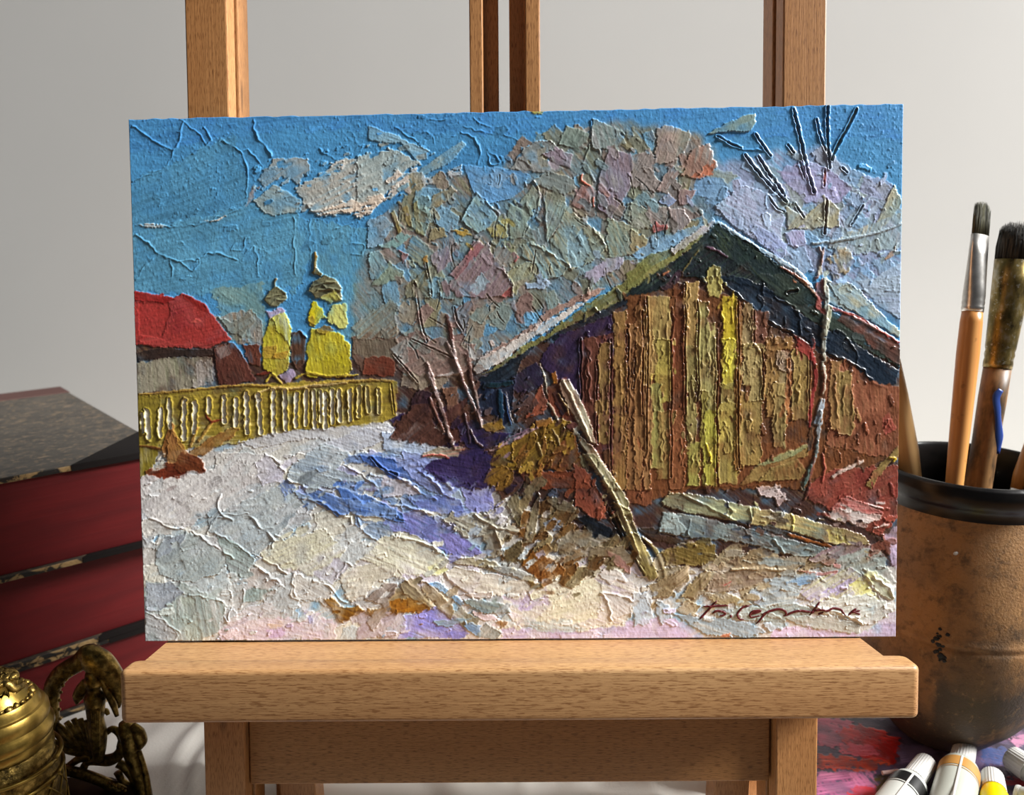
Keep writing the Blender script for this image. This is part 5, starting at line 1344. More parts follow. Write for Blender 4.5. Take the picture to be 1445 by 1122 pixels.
paint('''
6 P ac443c/983834 a80 h.3 r.35 g1.5 :820,310 910,370 930,470 880,420 830,380
6 L a03c38/8c302e w6 h.3 :900,390 930,520 905,660 895,790
6 L a8882c w3 h.5 :500,75 490,110 470,130
6 L b09c68/8c7440 w4 h.4 :580,380 600,350 640,400
6 L d4c43c w4 h.5 :355,870 370,920 380,970
6 P b05448/a04a40 a80 h.2 r.25 g2 :1280,740 1320,715 1345,800 1290,830
6 P 8c7444/a08850/6c5834 a-38 h.35 r.4 g1.5 :1190,1090 1250,990 1360,890 1370,930 1280,1010 1220,1112
6 L c4a428 w3.5 h.5 :1310,945 1345,955 1330,970
6 P 947844/a88c54/846a3c a-20 h.35 r.4 g1.5 :530,1090 600,1010 720,930 890,880 890,930 760,990 640,1070
6 P 8c9468/a8a878 a-25 h.35 r.4 g1.2 :600,1000 700,950 880,880 890,895 760,960
6 P 9a8450/8a7440 a80 h.35 r.4 g1.5 :700,1000 840,960 880,1020 850,1060 620,1070
6 L e4dcd4/c8a898 w6 h.45 :1010,1050 1080,1010 1180,965
6 P 3c2c24/58402c a85 h.3 r.3 g1 :895,790 915,780 910,900 885,920
5 P 3a2418/5c3c24 a85 h.3 r.3 g1 :1180,900 1215,880 1230,1000 1190,960
''')
# birch trunk in front of the barn
paint('''
6 P 7c3c34/94504a a85 h.3 r.3 g1 :925,0 975,20 960,160 930,180
6 L c0bca4/98987c/d0ccb8 w9 h.6 :1005,150 985,240 975,330
6 L a8a89c/c4c4b4/888878 w8 h.6 :975,10 985,120 975,230 968,330 975,450
6 L c8c8b8/a0a090 w6 h.6 :960,440 975,520 965,620
6 L 9a5c48 w3 h.3 :965,470 970,560 955,620
6 L a4b4c4/c4ccd4/8c9cb0 w10 h.6 :965,640 950,700 935,760 915,760
6 L 90a0ac/b4bcc0 w7 h.55 :955,700 945,790 935,870
6 L 6a8084/8c9c9c w6 h.55 :940,860 925,940 900,1000
6 L 4c6460/64807c w6.5 h.55 :900,980 885,1050 862,1100
9 L 5a342c/7c4438 w4 h.4 :920,20 900,120 890,190 870,240
9 L a85448 w3 h.4 :960,0 975,80 960,150
''')
# ---- thicket and trunks left of the barn
dabs([(560, 600), (600, 560), (650, 590), (700, 640), (760, 680), (700, 700), (640, 640)], 40, 26, ['4a2e28', '3a2630', '5c3a2c', '342850', '6a4634'], -40, 40, h=.3, r=.35, g=2, seed=31)
paint('''
5 P a0887c/9c7c70/b09488 a-30 h.25 r.3 g2 :80,390 300,290 500,330 480,460 300,500 130,480
5 P 9ca09c/a8988c a-60 h.2 r.3 g1.5 :40,350 130,290 140,420 100,460
5 P 4c2e28/5c3a30/3a2420 a-40 h.35 r.4 g2 :40,830 90,740 160,650 250,640 290,780 420,850 280,870 150,845
5 P 6a4838/84604c a-60 h.3 r.35 g1.5 :320,560 400,560 420,700 360,720
5 P 5a3428/44282a a80 h.3 r.35 g2 :330,700 450,600 470,760 400,860 340,800
5 P 221a3c/2c2148/1a1630 a-20 h.3 r.35 g2 :390,760 480,730 580,800 700,800 640,860 540,900 440,880
5 P 282048/362a58/1e1838 a-15 h.3 r.35 g2 :215,985 380,910 500,880 600,930 560,1010 480,1103 300,1060
8 P 302450/40305e/261c40 a10 h.3 r.35 g2 :220,60 400,0 560,20 600,130 540,200 420,140 280,110
5 P a89c84/b0a490/c07860 a-5 h.35 r.4 g1.5 :205,920 300,875 440,880 400,930 260,935
5 L d0685c w3 h.4 :215,925 300,918 360,935
5 P 745c24/94702c a10 h.3 r.35 g1.5 :530,760 640,730 660,780 560,800
5 P 8c6c24/b08c30/70501c a-40 h.35 r.45 g2 :580,970 620,870 800,790 880,730 1010,730 1020,800 880,990 800,1010 700,1000
5 P 9c6428/8a4c24/b47c34 a-45 h.35 r.4 g1.5 :870,980 960,850 1030,760 1040,850 1080,990 940,1010
5 P 8c4428/a05430/703820 a5 h.3 r.35 g2 :720,1005 900,1010 1080,1000 1160,1103 860,1103 760,1060
8 P 8a6428/a87c2c/6c4c20 a-30 h.35 r.4 g2 :540,150 560,90 640,60 700,100 690,190 600,200
''')
dabs([(690, 640), (770, 595), (810, 610), (790, 670), (740, 670)], 34, 18, ['b08a2c', '8a6420', '5c4420', 'c8a040', '6c4a20', 'a87030'], -55, 45, asp=(.25, .5), h=.35, r=.45, g=1.5, seed=33)
paint('''
5 L c8a89c/b890a8 w5 h.5 :570,900 680,850 760,810 830,770
5 L 8c6c7c w3 h.4 :600,880 700,820 790,780
5 L 9c8884/6a4c44/b4a09c w5 h.55 :235,420 265,500 285,570
5 L 5c3c34/a89490/c0b4ac w6 h.6 :240,480 290,600 325,700 355,800 390,895
5 L 6a4438/8a6458 w4 h.5 :250,610 285,690 330,800
5 L 5a342c/6c443a w8 h.5 :345,165 360,230 370,310
5 L 4c3028/94807c/6a4c48 w5 h.6 :370,300 395,420 440,550 490,660 530,760
5 L 8a6c64/a89088 w4.5 h.55 :345,310 400,440 430,500
5 L 6a4a40/9c807a w5 h.5 :445,330 465,430 480,540
5 L a08c84/5a4444/c0b0a8 w4.5 h.6 :480,530 505,620 520,700 535,770
5 L 7a645c w3 h.5 :470,780 500,840 540,880
5 L 4a3a40 w3.5 h.4 :440,700 460,790 470,860
5 K 6a4c40 w2.4 h.3 r.3 :175,0 195,130 215,240 240,310
5 K 5c4438 w2.4 h.3 r.3 :385,130 400,200 430,250
5 K 6a5040 w2 h.3 r.3 :60,380 130,460 190,530
5 K 6c5044 w2 h.3 r.3 :160,300 270,350 380,400
5 L e4dcd4/c0a49c w4 h.4 :290,500 350,490 410,480
5 L 28406c w3 h.4 :655,590 670,690 690,760
5 L d4ccc8 w1.6 h.4 :660,580 680,680 700,750
5 L d0c8b0 w2 h.4 :845,430 870,510 885,600
5 L b8a890/d8d0b8 w3.5 h.45 :885,640 920,690 940,740
5 L d8c490 w3 h.5 :910,780 940,830 950,870
5 L c8b070 w3 h.5 :830,850 850,900 855,930
5 P a86c24/8c5420 a60 h.45 r.4 g1.2 :900,480 930,470 945,530 915,540
5 P 24182a/3c2820 a60 h.3 r.3 g1.2 :910,590 950,570 1000,680 960,720
5 L b08a58/d0b888 w2.5 h.5 :940,590 980,650 1000,710
''')
# leaning post
paint('''
5 P c8c0a4/a8a084/dcd4bc/8c8460 a62 h.7 r.6 g1.2 :945,545 960,510 1000,515 1040,580 1070,640 1110,740 1150,860 1100,850 1040,740 980,640
5 P b0a888/c8c0a0/948c64 a60 h.7 r.6 g1.2 :1010,770 1060,810 1140,890 1210,1000 1270,1103 1210,1103 1120,960
8 P b8b090/9c9468/ccc4a8/7c7448 a62 h.7 r.6 g1.2 :1070,0 1130,0 1230,120 1310,240 1330,330 1290,330 1240,250 1150,110
8 P a89c68/8a7c48/c0b484/6c5c34 a65 h.7 r.6 g1.2 :1230,250 1330,300 1370,430 1430,600 1445,660 1400,660 1330,490 1270,360
9 P 9c8c54/7a6a3c/b4a46c a65 h.7 r.6 g1.2 :-50,400 0,420 60,520 110,640 60,670 10,560
9 L b8a870/8a7a44 w5 h.6 :20,430 90,500 130,600 140,650
5 L e4dcc8/b0a480 w3.5 h.6 :965,520 1010,600 1060,720 1120,850
8 L d8d0b0/a09460 w3.5 h.6 :1110,20 1190,140 1260,260 1320,400 1380,560
8 K 14120e w5 h.4 r.3 :1110,140 1170,240 1240,360 1290,470
8 K 3c301c w2.6 h.4 r.4 :1230,290 1290,420 1350,560 1400,650
8 R - h.6 w2.2 :1330,320 1370,430 1440,480
''')
# ---- earth and straw below the barn
dabs([(700, 690), (790, 680), (830, 740), (900, 780), (880, 800), (760, 830), (720, 790), (690, 730)], 60, 28, ['7a6a48', '8c7c58', '6a4a28', '5c4c34', '94805c', '7c5428'], -50, 45, asp=(.25, .55), h=.35, r=.45, g=2, seed=41)
paint('''
8 P 9c5038/b06044/8c4430 a60 h.3 r.35 g2 :1020,60 1100,100 1190,260 1200,340 1130,350 1040,280
8 P 141c28/0e1218/2a3038 a25 h.35 r.4 g1.5 :1040,340 1110,330 1220,400 1240,450 1160,460 1090,400
8 P 7c7054/94866a/645838 a-75 h.4 r.5 g1.2 :745,480 790,330 840,195 845,240 820,420 800,480
8 P 847858/6c6044/988c6c a75 h.35 r.45 g1.5 :660,260 720,200 750,330 740,400 690,330
8 P 8c8064/74684c a10 h.35 r.45 g1.2 :880,250 930,230 1040,290 1030,320 930,300
8 P 8498b8/a0a8b4 a40 h.3 r.35 g2 :850,370 920,340 970,380 940,420 870,400
8 P a49c8c/8c8470/b8b0a4 a20 h.35 r.45 g1.5 :930,470 1000,420 1120,410 1220,460 1130,500 1000,500 940,520
8 P 8c7c64/a4947c/746450 a-10 h.4 r.45 g2 :920,580 1000,500 1200,500 1290,490 1350,580 1280,600 1180,540 1040,560 940,600
8 P c09890/b48478/a87c70 a45 h.35 r.4 g1.5 :1200,520 1260,540 1330,610 1320,650 1240,590
8 P 7c481c/94602c/5c3414 a-35 h.4 r.45 g2 :740,600 800,520 900,560 980,620 970,650 860,700 800,650
8 P a8742c/8c541c a-40 h.4 r.4 g1.5 :740,590 790,540 840,520 830,570 780,610
8 P ccc4d8/bcb4cc a10 h.3 r.3 g1.5 :820,530 860,515 880,540 840,560
8 P e4dccc/ccc4b0/9c9480/f0ece0 a25 h.45 r.5 g2.5 d.12 :320,350 380,310 480,320 600,310 690,380 740,420 650,440 560,430 440,440 360,380
8 P c8bca4/a89c84/e4dccc a70 h.45 r.5 g1.5 :540,430 620,420 650,460 640,540 560,560
8 P d0c8d4/e8e4dc a20 h.4 r.5 g1.5 :540,320 620,310 690,370 640,390
8 R - h.7 w2.4 :500,330 600,390 700,410 740,430
8 R - h.7 w2.4 :560,320 600,400 640,500
8 P 948868/b0a484/7c7054 a15 h.4 r.5 g1.5 :340,580 420,555 560,570 680,610 820,660 830,700 780,690 640,640 480,600
8 P a4a49c/8c949c a15 h.4 r.45 g1.5 :560,600 700,610 800,650 740,670 640,640
8 P 5c4420/7c6030 a20 h.4 r.4 g1.5 :780,680 840,690 860,720 800,720
8 P 6c5c40/84744c a-10 h.35 r.4 g2 :640,540 740,460 750,580 680,590
''')
dabs([(920, 790), (960, 770), (1060, 780), (1160, 790), (1230, 800), (1190, 830), (1040, 850), (930, 840)], 40, 34, ['a08c6c', '8c7858', 'b0a080', '948464', 'a89c88'], -22, 30, asp=(.3, .6), h=.3, r=.4, g=2, seed=51)
paint('''
9 P 3c2c20/4c3824/2c2018 a5 h.25 r.3 g2 :0,390 110,390 120,430 300,450 200,470 60,450
9 P 8c7444/74602c/a08858 a20 h.3 r.4 g2 :120,510 300,460 400,480 410,550 300,590 150,580
9 P 8a9894/7c8c90/9ca49c/6c7c84 a18 h.4 r.5 g1.5 :105,410 150,305 260,320 480,370 760,440 1000,500 920,540 780,525 560,465 300,440
9 P 8ca0a4/a8b4b0 a75 h.35 r.4 g1.5 :105,405 130,310 190,310 250,400 200,430
9 P b4ae84/a8b08c/c0b47c a16 h.45 r.55 g1.5 e-90 :120,255 160,205 260,205 470,250 640,290 590,360 480,350 300,320 150,280
9 P b8a870/c8b47c/a4a478 a16 h.45 r.55 g1.2 e90 :590,370 600,285 780,310 980,370 1190,430 1210,480 1000,470 820,410 700,390
9 P ccc070/c0ac64 a80 h.1 r.1 g2 d.3 :980,390 1080,410 1090,470 1000,460
9 L e0d470 w3 h.5 :795,310 810,340 805,410
9 P dcdcd8/c4ccc8 a-15 h.4 r.4 g1.5 :640,325 700,330 770,305 760,330 690,350
9 R - h.7 w2.4 :230,210 330,260 470,330 580,380
9 R - h.6 w2.2 :470,280 500,300 480,340
9 R - h.7 w2.4 :580,290 590,330 580,380
9 R - h.6 w2.2 :700,350 710,390 800,420
9 R - h.6 w2.2 :270,350 262,420
9 R - h.6 w2.2 :560,400 600,460
9 R - h.7 w2.4 :700,450 740,480 760,520
9 L a8642c/8c4c20 w5 h.4 :780,420 880,450 1010,485
9 P e4dcd8/ccb0ac a-15 h.35 r.4 g2.5 d.2 :600,190 740,155 745,200 790,240 740,270 700,230
9 P e8e0dc/dcc8c0/f0ece8 a12 h.4 r.45 g2 :960,320 1060,270 1160,290 1280,330 1180,375 1080,360
9 P b85c54/d09890/94403c a10 h.35 r.4 g1.5 :1000,300 1080,220 1200,260 1280,310 1200,320 1080,280
9 L e8d8d4 w3 h.4 :1190,260 1240,275 1280,290
9 L e0ccc4 w3 h.4 :1230,390 1310,370
9 P a48890/b0a098/8c5448 a-30 h.3 r.4 g2 :880,560 1000,490 1140,460 1230,490 1160,560 1000,580
9 P a8b4b0/b4bcb4/a09c94 a-25 h.25 r.3 g2.5 :960,600 1180,480 1280,520 1310,600 1350,680 1200,640 1000,640
9 P 84402e/a05a44 a70 h.3 r.35 g2 :1190,560 1230,470 1290,430 1345,440 1345,540 1270,500
9 P ccb8d8/d8c4dc a0 h.1 r.1 g2 :1270,440 1358,370 1358,600 1330,590 1310,460
9 P a08460/b49c7c/907450 a-12 h.35 r.45 g2 :370,600 520,540 680,560 720,600 560,610 420,620
9 P 98a4a4/acb0a8 a5 h.3 r.35 g1.5 :540,560 700,540 880,570 700,590
9 L e0d8c4/c0b494 w3.5 h.5 :480,605 620,600 770,605
9 P c87c74/b05c5c a5 h.35 r.4 g1 :830,610 960,620 1050,610 1030,640 920,635
9 P a8907c/98846c/b49c88 a-5 h.35 r.45 g2 e90 :360,720 400,620 520,610 720,620 690,660 560,710 470,720
9 P a4906c/8c7858/b4a080 a-40 h.35 r.4 g2 :50,690 150,640 260,580 270,640 160,740 80,760
9 P b09c78/98845c/a89070 a-50 h.35 r.4 g2 :230,740 310,640 380,600 370,680 290,760
9 P b05850 a-30 h.15 r.2 g2 d.45 :430,690 490,660 480,700
9 P bcc4c4/a8b8c0/c8ccc4 a-10 h.3 r.35 g2 :560,740 620,680 800,620 940,630 860,690 840,750 800,790 640,800
9 P 88a8c8/9cb8d0 a-8 h.35 r.4 g1.5 :760,670 860,640 950,640 880,680 780,695
9 P e4e0a8/dcd8c8/c8c0d8/e8e4c0 a-35 h.3 r.35 g2 :840,720 960,640 1120,600 1200,660 1220,760 1000,790 880,760
9 P bcb0d4/ccc0dc a-35 h.08 r.08 g2 d.3 :960,720 1080,650 1140,650 1040,740
9 P ece890/e4e098 a-30 h.08 r.08 g2 d.35 :1100,680 1200,650 1220,740 1140,740
9 P e4e4cc/d8dcb8/dce0d4 a40 h.4 r.5 g2 :1170,600 1250,630 1340,690 1340,770 1280,750 1220,680
9 P dcdcd4/d0d4c8/e4e4dc a-10 h.35 r.4 g2 e90 :890,780 1200,730 1300,780 1300,850 1190,890 1080,850 960,830
9 R - h.7 w2.4 :1170,620 1220,680 1260,750
9 R - h.7 w2.4 :1220,630 1300,690 1340,750
9 R - h.6 w2.4 :890,790 1000,820 1100,850 1170,880
9 P a0a4ac/b8c0c8 a70 h.3 r.3 g1.5 :560,750 600,720 660,750 620,790
9 P b4a27c/9c8a60 a30 h.4 r.5 g1.5 :360,740 440,725 560,760 600,790 480,800 400,780
9 P b8a684/a08c64 a-60 h.35 r.4 g1.5 :200,810 260,765 330,790 290,850 230,840
9 P b4bcb4/a8b4ac/c0c4b8 a-15 h.3 r.35 g2 :340,790 600,800 840,780 920,820 880,880 640,870 420,860
9 P a8b4bc/98a8b0/b8bcb8 a15 h.3 r.35 g2 :180,830 300,850 560,880 680,930 560,960 380,950 280,900
9 P b0b4ac/bcbcb0 a10 h.3 r.35 g2 :760,850 1000,850 1160,890 1150,940 1000,930 860,900
9 P ccbcd8/d4c4dc/c4b4d4 a0 h.08 r.08 g2 :60,850 200,860 340,950 340,968 -60,968 -60,880
9 P ccbcd8/d4c4dc a0 h.08 r.08 g2 :700,910 860,905 1160,950 1350,820 1358,960 700,966
9 P b8c4cc/c4ccd0 a20 h.35 r.4 g2 :650,890 740,880 750,920 680,930
9 P a8b8c8/c0ccd0 a80 h.3 r.35 g1.5 :80,780 160,790 180,850 120,900
9 P d88c6c/e0a888 a0 h.25 r.25 g1.5 d.2 :430,945 490,940 480,962 440,962
9 P c8d4dc/b0c0cc a70 h.25 r.3 g1.5 :-30,720 40,740 80,820 60,890 -20,900
''')
crumbs(260, [(560, 260), (760, 200), (900, 180), (1010, 230), (1000, 320), (760, 440), (650, 520), (540, 500)], 15, 61, 55)
crumbs(120, [(1010, 240), (1265, 220), (1268, 440), (1140, 390), (1020, 310)], 14, 62)
crumbs(60, [(190, 170), (900, 160), (560, 300), (540, 420), (190, 420)], 16, 63, -20, h=.14)
crumbs(90, [(360, 220), (640, 190), (650, 260), (480, 300), (360, 300)], 12, 64, -25)
crumbs(330, [(820, 400), (1000, 380), (1120, 460), (1265, 560), (1265, 700), (820, 740)], 13, 65, 88, 10, .3, (.2, .45))
crumbs(330, [(200, 680), (560, 610), (700, 720), (930, 840), (930, 900), (205, 900)], 16, 66, -20, h=.2)
crumbs(200, [(600, 560), (780, 520), (900, 780), (800, 830), (700, 790), (660, 680)], 12, 67, -50, 12, .32)
crumbs(200, [(930, 720), (1260, 700), (1262, 890), (930, 880)], 14, 68, 10, h=.26)
crumbs(60, [(880, 400), (1010, 320), (1268, 490), (1268, 540), (1010, 400)], 13, 70, 35, 10, .3)
# pale gaps between the fence boards: grooves scraped down to the white ground
for (x, y0, y1, w_, lean) in ((83, 700, 800, 4, 6), (112, 680, 830, 6, 14), (178, 680, 815, 6, -4), (228, 620, 770, 5.5, 8), (305, 630, 840, 6, -4), (362, 640, 800, 6, -2), (437, 620, 695, 6, 0),
                              (520, 610, 740, 5.5, 0), (584, 620, 760, 5.5, 0), (642, 590, 800, 6, 6), (710, 600, 800, 6, 14), (783, 580, 800, 6, 2), (847, 575, 780, 6, 6), (905, 590, 770, 5.5, -4),
                              (958, 580, 760, 5, -4), (1003, 580, 770, 5, 6), (1038, 580, 740, 3.5, 2), (1062, 590, 770, 5.5, 2), (1100, 575, 750, 4.5, 2), (1138, 575, 735, 5, 8), (1195, 575, 735, 5, 2),
                              (1243, 560, 710, 5, -2), (1290, 560, 690, 4.5, 8), (1350, 570, 690, 4, 4)):
    ox, oy, q = TILE['4']
    P = [(ox+(x-lean/2)/q, oy+y0/q), (ox+x/q, oy+(y0+y1)/2/q), (ox+(x+lean/2)/q, oy+y1/q)]
    groove(P, w_*1.05, 'ece8d8' if x < 1200 else 'd8cc98', .02, .18, mixc=1.0)
tint([(680, 640), (780, 590), (815, 600), (850, 680), (830, 760), (740, 700), (690, 690)], (.80, .80, .84))
tint([(430, 640), (640, 620), (720, 720), (700, 790), (600, 770), (430, 720)], (.94, .95, .96))
tint([(540, 240), (760, 190), (900, 170), (1010, 220), (1010, 315), (760, 450), (650, 530), (520, 540)], (.92, .94, .96))
tint([(190, 690), (330, 640), (560, 600), (700, 720), (600, 905), (200, 905)], (1.07, 1.08, 1.08))
tint([(560, 800), (940, 800), (1262, 820), (1262, 905), (560, 905)], (1.06, 1.06, 1.07))
keep = prng; prng = np.random.RandomState(91)
for _ in range(45):
    x, y = prng.uniform(560, 1000), prng.uniform(200, 520)
    if not inside(np.array([[x]]), np.array([[y]]), [(560, 300), (760, 210), (900, 190), (1000, 240), (990, 310), (760, 440), (650, 520), (560, 500)])[0, 0]: continue
    a = math.radians(prng.uniform(30, 120)); L = prng.uniform(10, 34)
    groove([(x, y), (x+L*.5*math.cos(a)+prng.uniform(-3, 3), y+L*.5*math.sin(a)), (x+L*math.cos(a), y+L*math.sin(a))], prng.uniform(1.3, 2.2), ('5c5644', '6a5a4c', '4e5a5c')[prng.randint(3)], .16, .08, mixc=.75)
prng = keep
# ---- weave and grit under the whole picture
_X, _Y = np.meshgrid(PX0+np.arange(NX)/PS, PY0+np.arange(NY)/PS)
pim = np.clip(vnoise(_X/2.6, _Y/3.2)+.35*vnoise(_X/1.4+50, _Y/1.4+9)-.86, 0, 1)
area_ = .4+.9*np.clip(vnoise(_X/60+7, _Y/60+3)*1.6-.3, 0, 1)
phgt += pim.astype(np.float32)*.27*area_+(.05*vnoise(_X/1.6+20, _Y/3.4+44)+.05*vnoise(_X/5+31, _Y/5+77)).astype(np.float32)
# ---- mesh of the paint skin
cor = [np.array(E(*p)) for p in ((181, 168), (1275, 146), (1264, 899), (205, 905))]      # TL TR BR BL on the easel plane
gnx, gny = 1340, 920
s_, t_ = np.meshgrid(np.linspace(0, 1, gnx), np.linspace(0, 1, gny))
ab = (cor[0][None, None]*((1-s_)*(1-t_))[..., None]+cor[1][None, None]*(s_*(1-t_))[..., None]+cor[2][None, None]*(s_*t_)[..., None]+cor[3][None, None]*((1-s_)*t_)[..., None])
wob_ = (vnoise(s_*90, t_*3+5)-.5)*.0006                                                     # the hand cut edge is not quite straight
ab[..., 1] += wob_*np.clip(1-t_*12, 0, 1)
P3 = E_O[None, None]+ab[..., :1]*np.array([1.0, 0, 0])+ab[..., 1:]*E_U
Q = P3-CAMP; dz = Q@_d
pxx = W/2+F*(Q@_r)/dz; pyy = H/2-F*(Q@_u)/dz
fx = np.clip((pxx-PX0)*PS, 0, NX-1.001); fy = np.clip((pyy-PY0)*PS, 0, NY-1.001)
ix, iy = fx.astype(int), fy.astype(int); fx -= ix; fy -= iy
def samp(A):
    if A.ndim == 3: gx, gy = fx[..., None], fy[..., None]
    else: gx, gy = fx, fy
    return (A[iy, ix]*(1-gx)+A[iy, ix+1]*gx)*(1-gy)+(A[iy+1, ix]*(1-gx)+A[iy+1, ix+1]*gx)*gy
hh = np.clip(samp(phgt), -.1, 2.2)*PAINT_H
edge = np.minimum(np.minimum(s_, 1-s_)*gnx, np.minimum(t_, 1-t_)*gny)
hh = np.where(edge < 1, -0.0006/0.001, hh)                                                  # skin turns down over the board edge
co = np.stack([ab[..., 0], -hh*0.001, ab[..., 1]], -1).reshape(-1, 3)                       # easel local: x, depth, up
cc_ = samp(pcol)/255.0
cc_ = np.where(cc_ <= .04045, cc_/12.92, ((cc_+.055)/1.055)**2.4)
me = bpy.data.meshes.new('paint_layer')
nf = (gnx-1)*(gny-1); idx = np.arange(gnx*gny).reshape(gny, gnx)
quads = np.stack([idx[1:, :-1], idx[1:, 1:], idx[:-1, 1:], idx[:-1, :-1]], -1).reshape(-1)
me.vertices.add(gnx*gny); me.vertices.foreach_set('co', co.astype(np.float32).ravel())
me.loops.add(nf*4); me.loops.foreach_set('vertex_index', quads.astype(np.int32))
me.polygons.add(nf); me.polygons.foreach_set('loop_start', np.arange(0, nf*4, 4, dtype=np.int32))
me.update(calc_edges=True); me.validate()
me.polygons.foreach_set('use_smooth', np.ones(nf, bool))
ca_ = me.color_attributes.new('pigment', 'FLOAT_COLOR', 'POINT')
ca_.data.foreach_set('color', np.concatenate([cc_.reshape(-1, 3), np.ones((gnx*gny, 1))], 1).astype(np.float32).ravel())
t = NT('oil_paint'); at = t.n('ShaderNodeAttribute'); at.attribute_name = 'pigment'
fine = t.noise(t.coords(), 1500, 3, 0.6)
t.base(t.mix(fine, t.mix(1.0, at.outputs['Color'], (PAINT_K*.95,)*3+(1,), 'MULTIPLY'), t.mix(1.0, at.outputs['Color'], (PAINT_K*1.05,)*3+(1,), 'MULTIPLY')))
t.set(0.36, 0, 0.45); t.bump(fine, 0.25, 0.00025)
me.materials.append(t.m)
painting = empty('oil_painting', label='thickly painted oil landscape of a barn, snow path and churches standing on the easel ledge', cat='painting', matrix=EM)
pl = bpy.data.objects.new('paint_layer', me); COL.objects.link(pl); pl.parent = painting
def q2(dx, dy): return [(cor[0][0]-dx, cor[0][1]+dy), (cor[1][0]+dx, cor[1][1]+dy), (cor[2][0]+dx, cor[2][1]-0.0), (cor[3][0]-dx, cor[3][1]-0.0)]
mesh_obj('backing_board', prism_bm([(a, b) for a, b in q2(-.0001, -.0002)], 1, 0.0002, 0.0034, 0.0003), plain('dark_hardboard', '2e221a', .7), painting)
# signature: dark red brush line lying on the paint
sig_m = plain('dark_red_paint', '5c1018', .4)
sox, soy, sq = 960, 820, 4.379
sig = bmesh.new()
for pts, w_ in (([(120, 232), (160, 190), (225, 118)], 2.2), ([(142, 156), (200, 154), (295, 148)], 2.0), ([(196, 200), (225, 182), (270, 192), (272, 206), (240, 214)], 2.2), ([(304, 214), (316, 216)], 3.0),
                ([(425, 150), (380, 165), (350, 205), (365, 232), (390, 236)], 2.0), ([(430, 205), (460, 195), (495, 182), (450, 184), (428, 205), (440, 222), (490, 212)], 2.2),
                ([(545, 180), (510, 215), (468, 264)], 2.0), ([(500, 206), (550, 185), (600, 172), (640, 180), (652, 206), (636, 212)], 2.4), ([(650, 212), (690, 192), (740, 182), (790, 188), (806, 186)], 2.3),
                ([(858, 126), (830, 165), (798, 208)], 1.8), ([(806, 200), (835, 180), (870, 176), (905, 180), (940, 166), (985, 172), (1000, 190), (1015, 208)], 2.3), ([(850, 205), (880, 190)], 2.0),
                ([(1085, 168), (1060, 185), (1035, 208)], 2.2), ([(1050, 192), (1080, 186), (1108, 180)], 2.0), ([(1072, 190), (1108, 203)], 2.0)):
    n = max(10, len(pts)*7); sp = spline([(sox+x/sq, soy+y/sq) for x, y in pts], n); ring = []
    path = []
    for x, y in sp:
        a, b = E(x, y)
        u_ = int(np.clip((x-PX0)*PS, 0, NX-1)); v_ = int(np.clip((y-PY0)*PS, 0, NY-1))
        hz = float(np.clip(phgt[max(0, v_-1):v_+2, max(0, u_-1):u_+2].max(), -.1, 2.2))*PAINT_H*0.001
        path.append((a, -hz-0.00005, b))
    r_ = w_*0.68*0.00033*np.interp(np.linspace(0, 1, n), [0, .15, .8, 1], [.6, 1.1, 1, .5])
    sweep_bm(path, list(r_), 8, .5, (0, -1, 0), sig)
so = mesh_obj('signature', sig, sig_m, painting, smooth=True); so['label'] = 'dark red brushed signature'
# ------------------------------------------------------------------ paint-smeared board under the pot and tubes
AX, AY, AU = 0.146, 0.535, 0.0004
PX0, PY0, PS = 0.0, 0.0, 1.0; NX, NY = 800, 570
pcol = np.zeros((NY, NX, 3), np.float32); phgt = np.zeros((NY, NX), np.float32); prng = np.random.RandomState(8)
def lc(px, py):
    p = G(px, py, 0.0045); return ((p[0]-AX)/AU, (AY-p[1])/AU)
stroke([(-20, -20), (820, -20), (820, 590), (-20, 590)], ['5c4a62', '4c4058', '6a4c66'], 15, .2, .1, 0, k=0)
dabs([(0, 0), (800, 0), (800, 570), (0, 570)], 260, 60, ['564660', '64546c', '4a4058', '6c5468', '4c4050', '464a62', '3a343e'], 10, 60, h=.25, r=.3, g=4, seed=3, d=.15)
def ps(cols, pts, a=0, h=.4, r=.4, g=4, d=.15): stroke([lc(*p) for p in pts], cols.split('/'), a, h, r, g, d=d)
ps('c04c68/d07088/9c3858', [(1150, 1010), (1200, 1015), (1215, 1040), (1180, 1055), (1150, 1050)], 20)
ps('e02420/c01814/e83c30', [(1180, 1030), (1215, 1020), (1272, 1040), (1262, 1075), (1230, 1072), (1200, 1060)], 30)
ps('e87084/d85068/f08c98', [(1190, 1048), (1225, 1050), (1245, 1062), (1215, 1068), (1185, 1062)], 5)
ps('d04c30/c03820/e06040', [(1150, 1062), (1200, 1068), (1262, 1072), (1220, 1088), (1150, 1082)], 5)
ps('c41c18/8c1410', [(1235, 1045), (1268, 1045), (1264, 1082), (1252, 1070)], 70)
ps('a8587c/945074/bc7090', [(1150, 1085), (1210, 1088), (1240, 1110), (1200, 1125), (1150, 1122)], -10)
ps('c87c98/b06084', [(1195, 1088), (1235, 1088), (1240, 1110), (1205, 1112)], 80, d=.4)
ps('b02c34/c04048', [(1200, 1112), (1240, 1108), (1235, 1135), (1190, 1135)], 20, d=.3)
ps('70607c/645474/84749c', [(1270, 1050), (1340, 1052), (1300, 1070), (1268, 1080)], -10)
ps('3c4870/46507c', [(1385, 1055), (1420, 1052), (1425, 1076), (1390, 1078)], 30, d=.25)
ps('b088b8/a074a8', [(1400, 1015), (1425, 1012), (1430, 1034), (1408, 1036)], 30, d=.3)
ps('74609c/8c78b0', [(1425, 990), (1460, 985), (1460, 1020), (1432, 1016)], 40, d=.2)
ps('b07c94/a06c88', [(1425, 1040), (1460, 1034), (1460, 1052), (1432, 1052)], 10, d=.2)
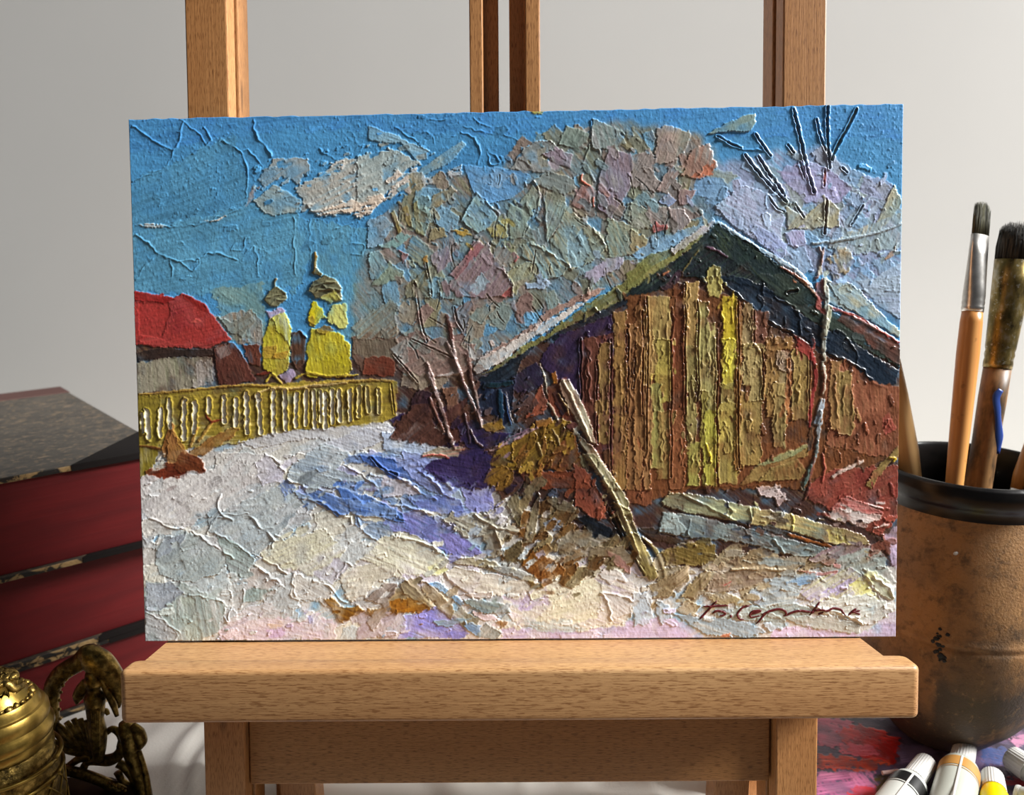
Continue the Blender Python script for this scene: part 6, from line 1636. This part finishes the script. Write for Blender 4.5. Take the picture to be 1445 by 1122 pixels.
ps('84202c/9c3038', [(1405, 1100), (1460, 1092), (1460, 1110), (1420, 1108)], 20, d=.2)
ps('4c4020/5c4c28', [(1240, 1092), (1262, 1092), (1256, 1130), (1238, 1130)], 80, d=.2)
_X, _Y = np.meshgrid(np.arange(NX), np.arange(NY))
phgt += (.12*vnoise(_X/3.0, _Y/3.0)+.1*vnoise(_X/9.0, _Y/9.0)).astype(np.float32)
st_ = 1; gy, gx = NY, NX
co = np.stack([_X*AU, -_Y*AU, 0.0036+np.clip(phgt, 0, 1.4)*0.0005], -1).reshape(-1, 3)
rim = (_X == 0) | (_X == NX-1) | (_Y == 0) | (_Y == NY-1)
co[rim.ravel(), 2] = 0.003
cc_ = pcol.reshape(-1, 3)/255.0; cc_ = np.where(cc_ <= .04045, cc_/12.92, ((cc_+.055)/1.055)**2.4)
me = bpy.data.meshes.new('smeared_paint'); nf = (gx-1)*(gy-1); idx = np.arange(gx*gy).reshape(gy, gx)
quads = np.stack([idx[1:, :-1], idx[1:, 1:], idx[:-1, 1:], idx[:-1, :-1]], -1).reshape(-1)
me.vertices.add(gx*gy); me.vertices.foreach_set('co', co.astype(np.float32).ravel())
me.loops.add(nf*4); me.loops.foreach_set('vertex_index', quads.astype(np.int32))
me.polygons.add(nf); me.polygons.foreach_set('loop_start', np.arange(0, nf*4, 4, dtype=np.int32))
me.update(calc_edges=True); me.validate(); me.polygons.foreach_set('use_smooth', np.ones(nf, bool))
me.color_attributes.new('pigment', 'FLOAT_COLOR', 'POINT').data.foreach_set('color', np.concatenate([cc_, np.ones((gx*gy, 1))], 1).astype(np.float32).ravel())
me.materials.append(bpy.data.materials['oil_paint'])
pal = empty('palette_board', (AX, AY, 0.0), 'paint-smeared palette board in red, pink and violet lying under the clay pot', 'palette')
so = bpy.data.objects.new('smeared_paint', me); COL.objects.link(so); so.parent = pal
mesh_obj('board', box_bm(0, (NX-1)*AU, -(NY-1)*AU, 0, 0.0005, 0.0035, 0.0004), bpy.data.materials['dark_hardboard'], pal)
